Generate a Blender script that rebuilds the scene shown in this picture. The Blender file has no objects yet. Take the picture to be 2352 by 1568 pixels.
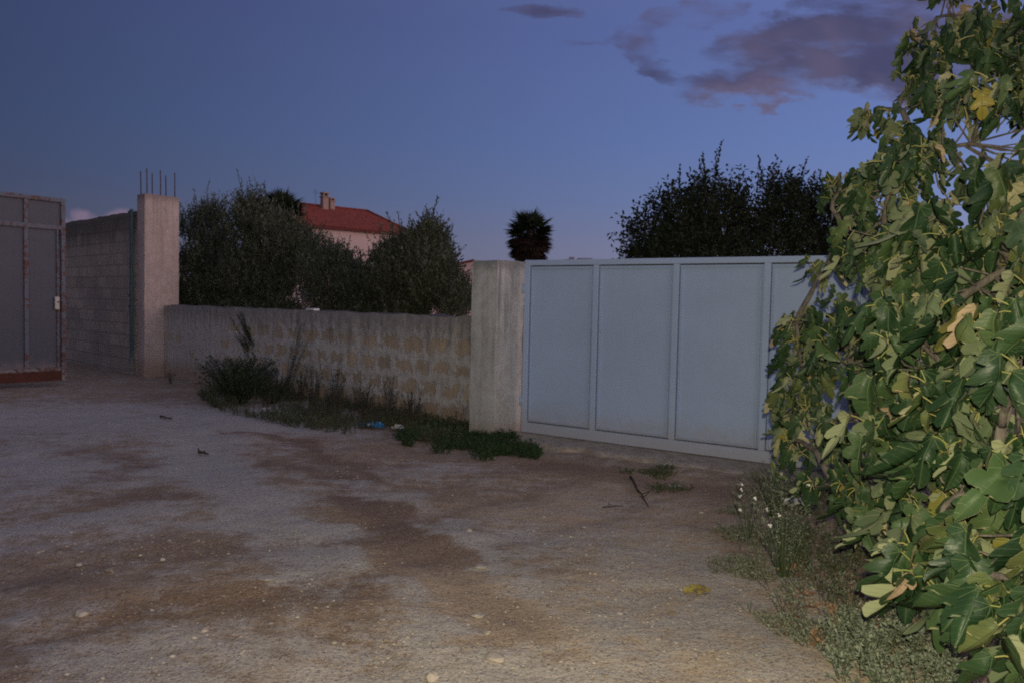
import bpy, math, random
import numpy as np
from mathutils import Vector, Matrix, noise, Quaternion

S = bpy.context.scene
COL = S.collection
rad = math.radians

# ------------------------------------------------------------------ camera
EYE = 1.6
F = 1800.0            # focal length in pixels of a 2352 wide picture
PITCH = math.atan(84 / F)
ROLL = 0.022
cam = bpy.data.cameras.new('camera')
camo = bpy.data.objects.new('camera', cam)
COL.objects.link(camo)
S.camera = camo
cam.sensor_width = 36
cam.lens = 36 * F / 2352
cam.clip_start = 0.05
cam.clip_end = 3000
CM = Matrix.Translation((0, 0, EYE)) @ Matrix.Rotation(math.pi / 2 - PITCH, 4, 'X') @ Matrix.Rotation(ROLL, 4, 'Z')
camo.matrix_world = CM
cam.dof.use_dof = True
cam.dof.focus_distance = 4.0
cam.dof.aperture_fstop = 5.6

def ray(px, py):
    return (CM.to_3x3() @ Vector(((px - 1176) / F, -(py - 784) / F, -1)))

def at(px, py, Y):
    """world point seen at a picture point, Y metres ahead"""
    r = ray(px, py)
    return Vector((0, 0, EYE)) + r * (Y / r.y)

def ground(px, py, z=0.0):
    r = ray(px, py)
    return Vector((0, 0, EYE)) + r * ((EYE - z) / -r.z)

# ------------------------------------------------------------------ render settings
S.render.engine = 'CYCLES'
S.view_settings.view_transform = 'Standard'
S.view_settings.look = 'None'
S.view_settings.gamma = 1
S.view_settings.use_curve_mapping = False
S.view_settings.exposure = 0.0
S.cycles.use_denoising = False
S.cycles.filter_width = 1.9
S.cycles.max_bounces = 6
S.cycles.sample_clamp_indirect = 3.0
S.cycles.transparent_max_bounces = 4

# ------------------------------------------------------------------ node helper
class NT:
    def __init__(s, tree):
        s.t = tree; s.n = tree.nodes; s.l = tree.links
    def new(s, typ, **kw):
        n = s.n.new(typ)
        for k, v in kw.items(): setattr(n, k, v)
        return n
    def put(s, sock, v):
        if isinstance(v, bpy.types.NodeSocket): s.l.new(v, sock)
        elif v is not None:
            if isinstance(v, (tuple, list)) and len(v) == 3 and sock.type == 'RGBA': v = (*v, 1)
            sock.default_value = v
    def m(s, op, a, b=None, c=None, clamp=False):
        n = s.new('ShaderNodeMath', operation=op, use_clamp=clamp)
        s.put(n.inputs[0], a)
        if b is not None: s.put(n.inputs[1], b)
        if c is not None: s.put(n.inputs[2], c)
        return n.outputs[0]
    def vm(s, op, a, b=None):
        n = s.new('ShaderNodeVectorMath', operation=op)
        s.put(n.inputs[0], a)
        if b is not None: s.put(n.inputs[1], b)
        return n.outputs['Value'] if op in ('DOT_PRODUCT', 'LENGTH') else n.outputs[0]
    def mix(s, f, a, b, mode='MIX'):
        n = s.new('ShaderNodeMix', data_type='RGBA', blend_type=mode)
        s.put(n.inputs[0], f); s.put(n.inputs[6], a); s.put(n.inputs[7], b)
        return n.outputs[2]
    def noise(s, vec, scale, detail=4, rough=0.6, dist=0.0, col=False):
        n = s.new('ShaderNodeTexNoise')
        if vec is not None: s.put(n.inputs['Vector'], vec)
        n.inputs['Scale'].default_value = scale
        n.inputs['Detail'].default_value = detail
        n.inputs['Roughness'].default_value = rough
        n.inputs['Distortion'].default_value = dist
        return n.outputs[1 if col else 0]
    def smooth(s, v, a, b, lo=0.0, hi=1.0):
        n = s.new('ShaderNodeMapRange', interpolation_type='SMOOTHSTEP')
        s.put(n.inputs[0], v)
        for i, x in enumerate((a, b, lo, hi)): n.inputs[i + 1].default_value = x
        return n.outputs[0]
    def map(s, vec, scale=(1, 1, 1), loc=(0, 0, 0), rot=(0, 0, 0)):
        n = s.new('ShaderNodeMapping')
        s.put(n.inputs[0], vec)
        n.inputs['Scale'].default_value = scale; n.inputs['Location'].default_value = loc; n.inputs['Rotation'].default_value = rot
        return n.outputs[0]
    def sep(s, vec):
        n = s.new('ShaderNodeSeparateXYZ'); s.put(n.inputs[0], vec); return n.outputs
    def comb(s, x, y, z):
        n = s.new('ShaderNodeCombineXYZ')
        for i, v in enumerate((x, y, z)): s.put(n.inputs[i], v)
        return n.outputs[0]
    def attr(s, name, vec=False):
        n = s.new('ShaderNodeAttribute'); n.attribute_name = name
        return n.outputs['Vector' if vec else 'Fac']
    def coord(s, which='Object'):
        return s.new('ShaderNodeTexCoord').outputs[which]

def mat(name, fn, rough=0.85, spec=0.3):
    """fn(nt) -> (colour, bump height or None, bump distance[, roughness])"""
    m = bpy.data.materials.new(name); m.use_nodes = True
    nt = NT(m.node_tree)
    b = nt.n['Principled BSDF']
    b.inputs['Roughness'].default_value = rough
    b.inputs['Specular IOR Level'].default_value = spec
    r = fn(nt)
    nt.put(b.inputs['Base Color'], r[0])
    if len(r) > 1 and r[1] is not None:
        bp = nt.new('ShaderNodeBump'); bp.inputs['Distance'].default_value = r[2]
        nt.put(bp.inputs['Height'], r[1]); nt.l.new(bp.outputs[0], b.inputs['Normal'])
    if len(r) > 3: nt.put(b.inputs['Roughness'], r[3])
    return m

# ------------------------------------------------------------------ sky after sunset (world)
W = bpy.data.worlds.new('World'); S.world = W; W.use_nodes = True
nt = NT(W.node_tree)
d = nt.vm('NORMALIZE', nt.coord('Generated'))
dx, dy, dz = nt.sep(d)[:3]
GLOW = Vector((0.88, -0.47, 0.0)).normalized()          # where the sun went down
SKYK = [(-1.0, (0.06, 0.06, 0.08)), (0.0, (0.150, 0.132, 0.190)), (0.07, (0.118, 0.128, 0.205)), (0.13, (0.090, 0.121, 0.235)),
        (0.20, (0.074, 0.111, 0.245)), (0.33, (0.066, 0.092, 0.225)), (0.50, (0.075, 0.095, 0.21)), (1.0, (0.135, 0.135, 0.215))]
rp = nt.new('ShaderNodeValToRGB')
els = rp.color_ramp.elements
while len(els) < len(SKYK): els.new(0.5)
for i, (z, c) in enumerate(SKYK): els[i].position = (z + 1) / 2
for i, (z, c) in enumerate(SKYK):
    els[i].position = (z + 1) / 2; els[i].color = (*c, 1)
nt.put(rp.inputs[0], nt.m('MULTIPLY_ADD', dz, 0.5, 0.5))
side = nt.vm('DOT_PRODUCT', d, tuple(Vector((0.95, -0.05, 0.0)).normalized()))     # the dome is brighter to the right
sidef = nt.m('MAXIMUM', nt.m('MINIMUM', nt.m('MULTIPLY_ADD', side, 1.30, 1.36), 1.9), 0.42)
sky = nt.mix(1.0, rp.outputs[0], nt.comb(sidef, sidef, sidef), 'MULTIPLY')
gl = nt.vm('DOT_PRODUCT', d, tuple(GLOW))
glf = nt.m('MULTIPLY', nt.smooth(gl, -0.05, 0.95), nt.smooth(nt.m('ABSOLUTE', dz), 0.0, 0.85, 1.0, 0.0))
glowc = nt.mix(glf, (0, 0, 0), (0.86, 0.71, 0.60))
sky = nt.mix(1.0, sky, glowc, 'ADD')
# clouds: soft patches in fixed directions of the sky, broken up by noise
cu = nt.m('DIVIDE', dx, nt.m('MAXIMUM', dy, 0.05)); cv = nt.m('DIVIDE', dz, nt.m('MAXIMUM', dy, 0.05))
wob = nt.noise(nt.map(nt.comb(cu, cv, 0), (2.2, 5.0, 1), rot=(0, 0, 0.35)), 2.2, 5, 0.62, col=True)
wx, wy, _ = nt.sep(wob)[:3]
cuw = nt.m('ADD', cu, nt.m('MULTIPLY_ADD', wx, 0.22, -0.11)); cvw = nt.m('ADD', cv, nt.m('MULTIPLY_ADD', wy, 0.13, -0.065))
CLOUDS = [  # px, py, rx, ry, tilt, weight
    (1950, 172, 160, 34, 0.02, 1.25), (1850, 150, 70, 26, 0.1, 0.5), (2080, 150, 100, 44, 0.0, 1.0), (1800, 85, 115, 32, -0.35, 1.05), (1900, 50, 110, 34, -0.35, 0.8), (2040, 60, 120, 46, -0.2, 0.85),
    (1680, 208, 100, 19, 0.08, 0.95), (1745, 185, 40, 22, -0.7, 0.55), (1765, 225, 60, 13, 0.15, 0.5), (1500, 145, 70, 18, 0.30, 0.50), (1450, 100, 60, 18, 0.1, 0.42),
    (1275, 10, 80, 18, 0.0, 0.55), (1560, 45, 90, 26, -0.5, 0.42), (1640, 60, 60, 22, -0.4, 0.42), (1430, 60, 60, 16, -0.2, 0.30), (2420, 120, 200, 70, 0.0, 0.7), (1950, -60, 260, 50, 0, 0.7), (1310, 75, 50, 14, 0.0, 0.30), (2250, 40, 90, 60, 0, .6)]
tot = None
for (px, py, rx, ry, ti, wt) in CLOUDS:
    r = ray(px, py); u0, v0 = r.x / r.y, r.z / r.y
    a = nt.m('SUBTRACT', cuw, u0); b = nt.m('SUBTRACT', cvw, v0)
    c_, s_ = math.cos(ti), math.sin(ti)     # tilt: positive goes down to the right
    p = nt.m('SUBTRACT', nt.m('MULTIPLY', a, c_ / (rx / F)), nt.m('MULTIPLY', b, s_ / (rx / F)))
    q = nt.m('ADD', nt.m('MULTIPLY', a, s_ / (ry / F)), nt.m('MULTIPLY', b, c_ / (ry / F)))
    g = nt.m('MULTIPLY', nt.m('EXPONENT', nt.m('MULTIPLY', nt.m('ADD', nt.m('MULTIPLY', p, p), nt.m('MULTIPLY', q, q)), -0.8)), wt)
    tot = g if tot is None else nt.m('ADD', tot, g)
fine = nt.noise(nt.map(nt.comb(cu, cv, 0), (2.2, 7, 1), rot=(0, 0, 0.25)), 4.5, 7, 0.62)
dens = nt.m('ADD', nt.m('ADD', tot, nt.m('MULTIPLY_ADD', nt.smooth(tot, 0.0, 0.35), 0.6, -0.6)), nt.m('MULTIPLY', nt.m('MULTIPLY_ADD', fine, 2.2, -1.1), nt.smooth(tot, 0.0, 0.35)))
front = nt.smooth(dy, 0.05, 0.2)
cd = nt.m('MULTIPLY', nt.m('MULTIPLY', nt.smooth(dens, -0.10, 1.05), 0.92), front)
pinkn = nt.smooth(nt.noise(nt.comb(cu, cv, 0), 6.0, 3), 0.4, 0.62)
lowp = nt.m('MAXIMUM', nt.m('MULTIPLY', pinkn, 0.6), nt.smooth(cvw, ray(1700, 170).z / ray(1700, 170).y, ray(1700, 240).z / ray(1700, 240).y, 0.0, 1.0))
ccol = nt.mix(lowp, (0.060, 0.058, 0.125), (0.132, 0.106, 0.172))
sky = nt.mix(cd, sky, ccol)
# small pink cumulus on the horizon behind the tall wall
tot = None
for (px, py, rx, ry) in ((190, 502, 34, 24), (235, 512, 40, 18), (285, 500, 45, 20), (330, 505, 40, 24), (120, 515, 60, 22), (30, 520, 60, 30)):
    r = ray(px, py); u0, v0 = r.x / r.y, r.z / r.y
    a = nt.m('DIVIDE', nt.m('SUBTRACT', cu, u0), rx / F); b = nt.m('DIVIDE', nt.m('SUBTRACT', cv, v0), ry / F)
    g = nt.m('EXPONENT', nt.m('MULTIPLY', nt.m('ADD', nt.m('MULTIPLY', a, a), nt.m('MULTIPLY', b, b)), -0.9))
    tot = g if tot is None else nt.m('MAXIMUM', tot, g)
hn = nt.noise(nt.comb(cu, cv, 0), 40.0, 4, 0.6)
hc = nt.m('MULTIPLY', nt.smooth(nt.m('ADD', tot, nt.m('MULTIPLY_ADD', hn, 1.1, -0.55)), 0.30, 0.85), front)
sky = nt.mix(nt.m('MULTIPLY', hc, 0.62), sky, (0.24, 0.17, 0.25))
bg = nt.n['Background']
nt.put(bg.inputs[0], sky); bg.inputs[1].default_value = 1.0

# ------------------------------------------------------------------ lamps: afterglow of the sunk sun, and the flash that went off
sun = bpy.data.lights.new('sun', 'SUN'); sun.energy = 0.50; sun.angle = rad(24); sun.color = (1.0, 0.60, 0.46)
suno = bpy.data.objects.new('sun', sun); COL.objects.link(suno)
sdir = Vector((GLOW.x, GLOW.y, math.sin(rad(9))))
suno.rotation_euler = sdir.to_track_quat('Z', 'Y').to_euler()
fl = bpy.data.lights.new('flash', 'SPOT'); fl.energy = 680.0; fl.shadow_soft_size = 0.02; fl.color = (1.0, 0.90, 0.62)
fl.spot_size = rad(112); fl.spot_blend = 1.0          # a flash head throws a soft edged cone
flo = bpy.data.objects.new('flash', fl); COL.objects.link(flo); flo.location = (0.05, 0.0, EYE + 0.13)
flo.rotation_euler = Vector((-math.sin(rad(8)), -math.cos(rad(8)), 0.10)).to_track_quat('Z', 'Y').to_euler()

# ------------------------------------------------------------------ mesh builder
class MB:
    def __init__(s):
        s.v = []; s.f = []; s.mi = []; s.uv = {}; s.n = 0; s.sm = []; s.rnd = []
    def add(s, verts, faces, mi=0, smooth=False, uv=None, rnd=0.0):
        b = s.n
        s.v.append(np.asarray(verts, dtype=np.float32).reshape(-1, 3))
        k = len(s.v[-1]); s.n += k
        for f in faces: s.f.append([b + i for i in f])
        s.mi += [mi] * len(faces) if isinstance(mi, int) else list(mi)
        s.sm += [smooth] * len(faces)
        s.rnd.append(np.full(k, rnd, dtype=np.float32))
        s.uv[b] = uv if uv is not None else np.zeros((k, 2), dtype=np.float32)
    def box(s, x0, x1, y0, y1, z0, z1, mi=0):
        v = [(x, y, z) for z in (z0, z1) for y in (y0, y1) for x in (x0, x1)]
        s.add(v, [(0, 2, 3, 1), (4, 5, 7, 6), (0, 1, 5, 4), (2, 6, 7, 3), (0, 4, 6, 2), (1, 3, 7, 5)], mi)
    def bevbox(s, x0, x1, y0, y1, z0, z1, b=0.004, mi=0):
        """box with chamfered edges"""
        v = []; idx = {}
        cx, cy, cz = (x0 + x1) / 2, (y0 + y1) / 2, (z0 + z1) / 2
        for sx in (-1, 1):
            for sy in (-1, 1):
                for sz in (-1, 1):
                    X = x1 if sx > 0 else x0; Y = y1 if sy > 0 else y0; Z = z1 if sz > 0 else z0
                    for ax in range(3):
                        p = [X - sx * b, Y - sy * b, Z - sz * b]; p[ax] = (X, Y, Z)[ax]
                        idx[(sx, sy, sz, ax)] = len(v); v.append(p)
        f = []
        for ax in range(3):
            for sg in (-1, 1):
                o = [a for a in range(3) if a != ax]
                ring = []
                for (p, q) in ((-1, -1), (1, -1), (1, 1), (-1, 1)):
                    k = [0, 0, 0]; k[ax] = sg; k[o[0]] = p; k[o[1]] = q
                    ring.append(idx[(*k, ax)])
                flip = (sg > 0) ^ (ax == 1)
                f.append(tuple(ring if flip else ring[::-1]))
        for ax in range(3):
            o = [a for a in range(3) if a != ax]
            for p in (-1, 1):
                for q in (-1, 1):
                    k0 = [0, 0, 0]; k1 = [0, 0, 0]; k0[ax] = -1; k1[ax] = 1
                    for k in (k0, k1): k[o[0]] = p; k[o[1]] = q
                    f.append((idx[(*k0, o[0])], idx[(*k1, o[0])], idx[(*k1, o[1])], idx[(*k0, o[1])]))
        for sx in (-1, 1):
            for sy in (-1, 1):
                for sz in (-1, 1): f.append(tuple(idx[(sx, sy, sz, a)] for a in range(3)))
        s.add(v, f, mi)
    def tube(s, pts, radii, seg=7, mi=0, cap=True, rnd=0.0):
        pts = [Vector(p) for p in pts]
        if not hasattr(radii, '__len__'): radii = [radii] * len(pts)
        vs = []; up = None
        for i, p in enumerate(pts):
            t = (pts[min(i + 1, len(pts) - 1)] - pts[max(i - 1, 0)])
            if t.length < 1e-9: t = Vector((0, 0, 1))
            t.normalize()
            if up is None: up = t.orthogonal().normalized()
            up = (up - t * up.dot(t))
            up = up.normalized() if up.length > 1e-6 else t.orthogonal().normalized()
            bi = t.cross(up)
            for k in range(seg):
                a = 2 * math.pi * k / seg
                vs.append(p + (up * math.cos(a) + bi * math.sin(a)) * radii[i])
        fs = []
        for i in range(len(pts) - 1):
            for k in range(seg):
                a = i * seg + k; b = i * seg + (k + 1) % seg
                fs.append((a, b, b + seg, a + seg))
        if cap:
            fs.append(tuple(range(seg))[::-1]); fs.append(tuple((len(pts) - 1) * seg + k for k in range(seg)))
        s.add([tuple(v) for v in vs], fs, mi, True, rnd=rnd)
    def build(s, name, mats, parent=None, recalc=False):
        me = bpy.data.meshes.new(name)
        V = np.concatenate(s.v) if s.v else np.zeros((0, 3), np.float32)
        me.vertices.add(len(V)); me.vertices.foreach_set('co', V.ravel())
        ln = np.array([len(f) for f in s.f], dtype=np.int32)
        li = np.array([i for f in s.f for i in f], dtype=np.int32)
        me.loops.add(len(li)); me.loops.foreach_set('vertex_index', li)
        me.polygons.add(len(ln))
        me.polygons.foreach_set('loop_start', np.concatenate([[0], np.cumsum(ln)[:-1]]).astype(np.int32))
        me.polygons.foreach_set('loop_total', ln)
        me.update(calc_edges=True)
        me.polygons.foreach_set('material_index', np.array(s.mi, dtype=np.int32))
        me.polygons.foreach_set('use_smooth', np.array(s.sm, dtype=bool))
        uv = np.concatenate([s.uv[b] for b in sorted(s.uv)]).astype(np.float32)
        ul = me.uv_layers.new(name='uv'); ul.data.foreach_set('uv', uv[li].ravel())
        at_ = me.attributes.new('rnd', 'FLOAT', 'POINT'); at_.data.foreach_set('value', np.concatenate(s.rnd))
        for m_ in (mats if isinstance(mats, (list, tuple)) else [mats]): me.materials.append(m_)
        if recalc:
            import bmesh
            bm = bmesh.new(); bm.from_mesh(me); bmesh.ops.recalc_face_normals(bm, faces=bm.faces); bm.to_mesh(me); bm.free()
        me.validate()
        o = bpy.data.objects.new(name, me); COL.objects.link(o)
        if parent is not None: o.parent = parent
        return o

def tag(o, label=None, cat=None, group=None, kind=None):
    if label: o['label'] = label
    if cat: o['category'] = cat
    if group: o['group'] = group
    if kind: o['kind'] = kind
    return o

def empty(name, loc=(0, 0, 0), rz=0.0):
    o = bpy.data.objects.new(name, None); o.empty_display_size = 0.2
    COL.objects.link(o); o.location = loc; o.rotation_euler = (0, 0, rz)
    return o

def fbm(x, y, z=0.0, s=1.0, o=4):
    return noise.fractal(Vector((x * s, y * s, z * s)), 0.9, 2.1, o)

# ------------------------------------------------------------------ places
def dirz(x, y): return Vector((x, y, 0)).normalized()
wall_d = dirz(-0.75, 0.661)                    # low wall, running away to the left
gate_d = dirz(-0.842, 0.539)
perp_w = Vector((wall_d.y, -wall_d.x, 0)); perp_w = perp_w if perp_w.y > 0 else -perp_w    # away from the camera
perp_g = Vector((gate_d.y, -gate_d.x, 0)); perp_g = perp_g if perp_g.y > 0 else -perp_g
LP = Vector((-7.85, 16.70, 0))                 # near right corner of the left pillar
GP = at(1203, 700, 9.60); GP.z = 0             # left end of the gate
GE = at(1760, 700, 7.96); GE.z = 0
gate_d = (GP - GE).normalized(); perp_g = Vector((-gate_d.y, gate_d.x, 0)); perp_g = perp_g if perp_g.y > 0 else -perp_g
RP = at(1133, 1002, 9.30); RP.z = 0     # near corner of the right pillar

# ------------------------------------------------------------------ ground
def bump_h(x, y):
    h = 0.030 * fbm(x, y, 0, 0.35, 4) + 0.013 * fbm(x, y, 3.0, 2.2, 5)
    # verge under the fig tree rises a little
    t = max(0.0, min(1.0, (x - (0.55 + 0.20 * (y - 3)) - 0.25) / 1.5)) if 1.5 < y < 7 else 0
    h += 0.06 * t
    h -= 0.10 * max(0.0, min(1.0, (y - 9) / 7)) * max(0.0, min(1.0, (-x - 2.5) / 4))
    return h * (1 if y < 30 else max(0, 1 - (y - 30) / 30))

TRACKS = [([(400, 960), (470, 1040), (560, 1170), (720, 1330), (980, 1600)], .13), ([(600, 985), (760, 1080), (930, 1230), (1180, 1440), (1330, 1600)], .13), ([(0, 1330), (300, 1290), (700, 1250), (1000, 1180), (1300, 1110)], .12), ([(0, 1480), (350, 1400), (800, 1340), (1200, 1230), (1500, 1150)], .12)]

def stroke_mask(X, Y, strokes):
    out = np.zeros_like(X)
    for pts, w, amt in strokes:
        P = [ground(px, py) for (px, py) in pts]
        best = np.full(X.shape, 1e9)
        for a, b in zip(P[:-1], P[1:]):
            ab = np.array([b.x - a.x, b.y - a.y]); L2 = max(ab @ ab, 1e-9)
            t = np.clip(((X - a.x) * ab[0] + (Y - a.y) * ab[1]) / L2, 0, 1)
            dd = np.hypot(X - a.x - t * ab[0], Y - a.y - t * ab[1])
            best = np.minimum(best, dd)
        out += amt * np.exp(-(best / w) ** 2)
    return out

# pale crushed limestone (+) and dark damp soil (-): real patches lying on the yard, listed where they are
PALE = [([(0, 960), (250, 960), (480, 960)], 1.9, 0.75), ([(470, 940), (620, 965), (760, 990)], 0.45, 0.75), ([(440, 1000), (520, 1110), (600, 1200), (760, 1330)], 0.30, 0.85), ([(640, 1130), (800, 1260), (960, 1400)], .12, .6), ([(1000, 1200), (1180, 1340)], .12, .5),
        ([(0, 1230), (160, 1210), (330, 1175)], 0.30, 0.7), ([(0, 1060), (120, 1100)], 0.8, 0.6), ([(780, 1115), (930, 1150)], 0.22, 0.8), ([(820, 1080), (1150, 1080)], 0.35, 0.35),
        ([(330, 1220), (560, 1200)], 0.14, 0.5), ([(100, 1560), (500, 1520), (900, 1530), (1300, 1560)], 0.28, 0.50),
        ([(1080, 1230), (1400, 1250), (1650, 1330)], 0.45, 0.40), ([(1150, 1480), (1500, 1420), (1750, 1480)], 0.6, 0.45), ([(560, 1330), (680, 1335)], 0.05, 0.9), ([(1080, 1308), (1130, 1312)], 0.04, 0.8),
        ([(0, 1420), (300, 1450)], 0.15, 0.35), ([(230, 1060), (500, 1070)], 0.3, 0.3)]
DARK = [([(1830, 1130), (2000, 1280), (2200, 1450)], 0.40, 0.55), ([(180, 1045), (330, 1060)], 0.28, 0.9), ([(190, 1095), (280, 1090)], 0.2, 0.7), ([(240, 1150), (370, 1140)], 0.28, 0.8), ([(520, 995), (640, 1000), (760, 1050), (850, 1100)], 0.16, 1.1),
        ([(640, 1060), (760, 1110), (1000, 1290), (1230, 1450)], 0.14, 0.9), ([(830, 1130), (1010, 1330), (1130, 1450)], 0.15, 0.9), ([(1000, 1140), (1100, 1120)], 0.4, 0.3), ([(350, 1270), (700, 1250), (900, 1215)], 0.22, 0.55),
        ([(180, 1430), (330, 1390), (620, 1360), (860, 1330)], 0.23, 0.95), ([(0, 1310), (250, 1340)], 0.15, 0.5), ([(820, 1350), (1000, 1400), (1230, 1440)], 0.25, 0.6),
        ([(470, 900), (380, 905)], 0.9, 0.6), ([(300, 870), (500, 880)], 0.5, 0.35), ([(1250, 1070), (1500, 1110), (1700, 1140)], 0.3, 0.7), ([(1650, 1180), (1750, 1330), (1900, 1500)], 0.15, 0.35), ([(850, 975), (1000, 1040), (1230, 1080)], 0.5, 0.4),
        ([(320, 945), (380, 950)], 0.1, 0.8), ([(430, 950), (455, 955)], 0.1, 0.7), ([(100, 1000), (330, 990)], 0.22, 0.35)]
SAND = [([(950, 1290), (1250, 1420)], .35, .45), ([(1900, 1420), (2100, 1560)], .35, .5), ([(1450, 1568), (1900, 1600)], .5, .8), ([(1250, 1180), (1500, 1260), (1650, 1400), (1800, 1540)], 0.55, 1.0), ([(1100, 1400), (1400, 1420), (1650, 1500)], 0.5, 0.7), ([(1350, 1130), (1600, 1180)], .4, .5)]
YEL = [([(200, 1430), (420, 1390), (820, 1320)], 0.3, 0.9), ([(800, 1170), (950, 1300), (1100, 1400)], 0.35, 0.45), ([(1100, 1520), (1500, 1500), (1900, 1560)], 0.6, 0.3)]

def ground_sheet():
    ys = [-40, -20, -8, -3, 0, 1.2, 2.0]
    y = 2.4
    while y < 24: ys.append(y); y += 0.028 + 0.006 * max(0, y - 2.4)
    while y < 900: ys.append(y); y *= 1.25
    ys.append(1600)
    us = [-30, -12, -6, -3, -1.6, -1.1] + list(np.linspace(-0.9, 0.9, 230)) + [1.1, 1.6, 3, 6, 12, 30]
    R, C = len(ys), len(us)
    X = np.zeros((R, C)); Y = np.zeros((R, C))
    for i, yy in enumerate(ys):
        for j, u in enumerate(us):
            X[i, j] = u * max(abs(yy), 3.0) ** 0.92 * 1.1; Y[i, j] = yy
    Z = np.zeros((R, C))
    for i in range(R):
        if ys[i] > 60 or ys[i] < -5: continue
        for j in range(C):
            if abs(us[j]) < 2: Z[i, j] = bump_h(X[i, j], Y[i, j])
    me = bpy.data.meshes.new('ground')
    V = np.stack([X, Y, Z], -1).reshape(-1, 3)
    fs = [(i * C + j, i * C + j + 1, (i + 1) * C + j + 1, (i + 1) * C + j) for i in range(R - 1) for j in range(C - 1)]
    me.from_pydata(V.tolist(), [], fs); me.update()
    me.polygons.foreach_set('use_smooth', np.ones(len(fs), bool))
    # wobble the lookup so that patch edges are ragged
    wx = np.array([fbm(x, y, 7, 1.6, 4) for x, y in zip(X.ravel(), Y.ravel())]).reshape(R, C)
    wy = np.array([fbm(x, y, 17, 1.6, 4) for x, y in zip(X.ravel(), Y.ravel())]).reshape(R, C)
    sc = 0.16 + 0.02 * np.abs(Y).clip(0, 15)
    ruts = stroke_mask(X + wx * sc * .35, Y + wy * sc * .35, [(p, w * 1.7, 1.0) for p, w in TRACKS])
    rims = stroke_mask(X + wx * sc * .35, Y + wy * sc * .35, [(p, w * 3.2, 1.0) for p, w in TRACKS])
    Z += -0.012 * ruts + 0.006 * (rims - ruts)
    V[:, 2] = Z.ravel(); me.vertices.foreach_set('co', V.astype(np.float32).ravel())
    for nm, lst in (('pale', PALE), ('dark', DARK), ('yel', YEL), ('sand', SAND), ('rut', [(p, w * 1.3, 1.0) for p, w in TRACKS])):
        m_ = stroke_mask(X + wx * sc * (.35 if nm == 'rut' else 1), Y + wy * sc * (.35 if nm == 'rut' else 1), lst)
        a = me.attributes.new(nm, 'FLOAT', 'POINT'); a.data.foreach_set('value', m_.ravel().astype(np.float32))
    o = bpy.data.objects.new('ground', me); COL.objects.link(o)
    return o

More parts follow.
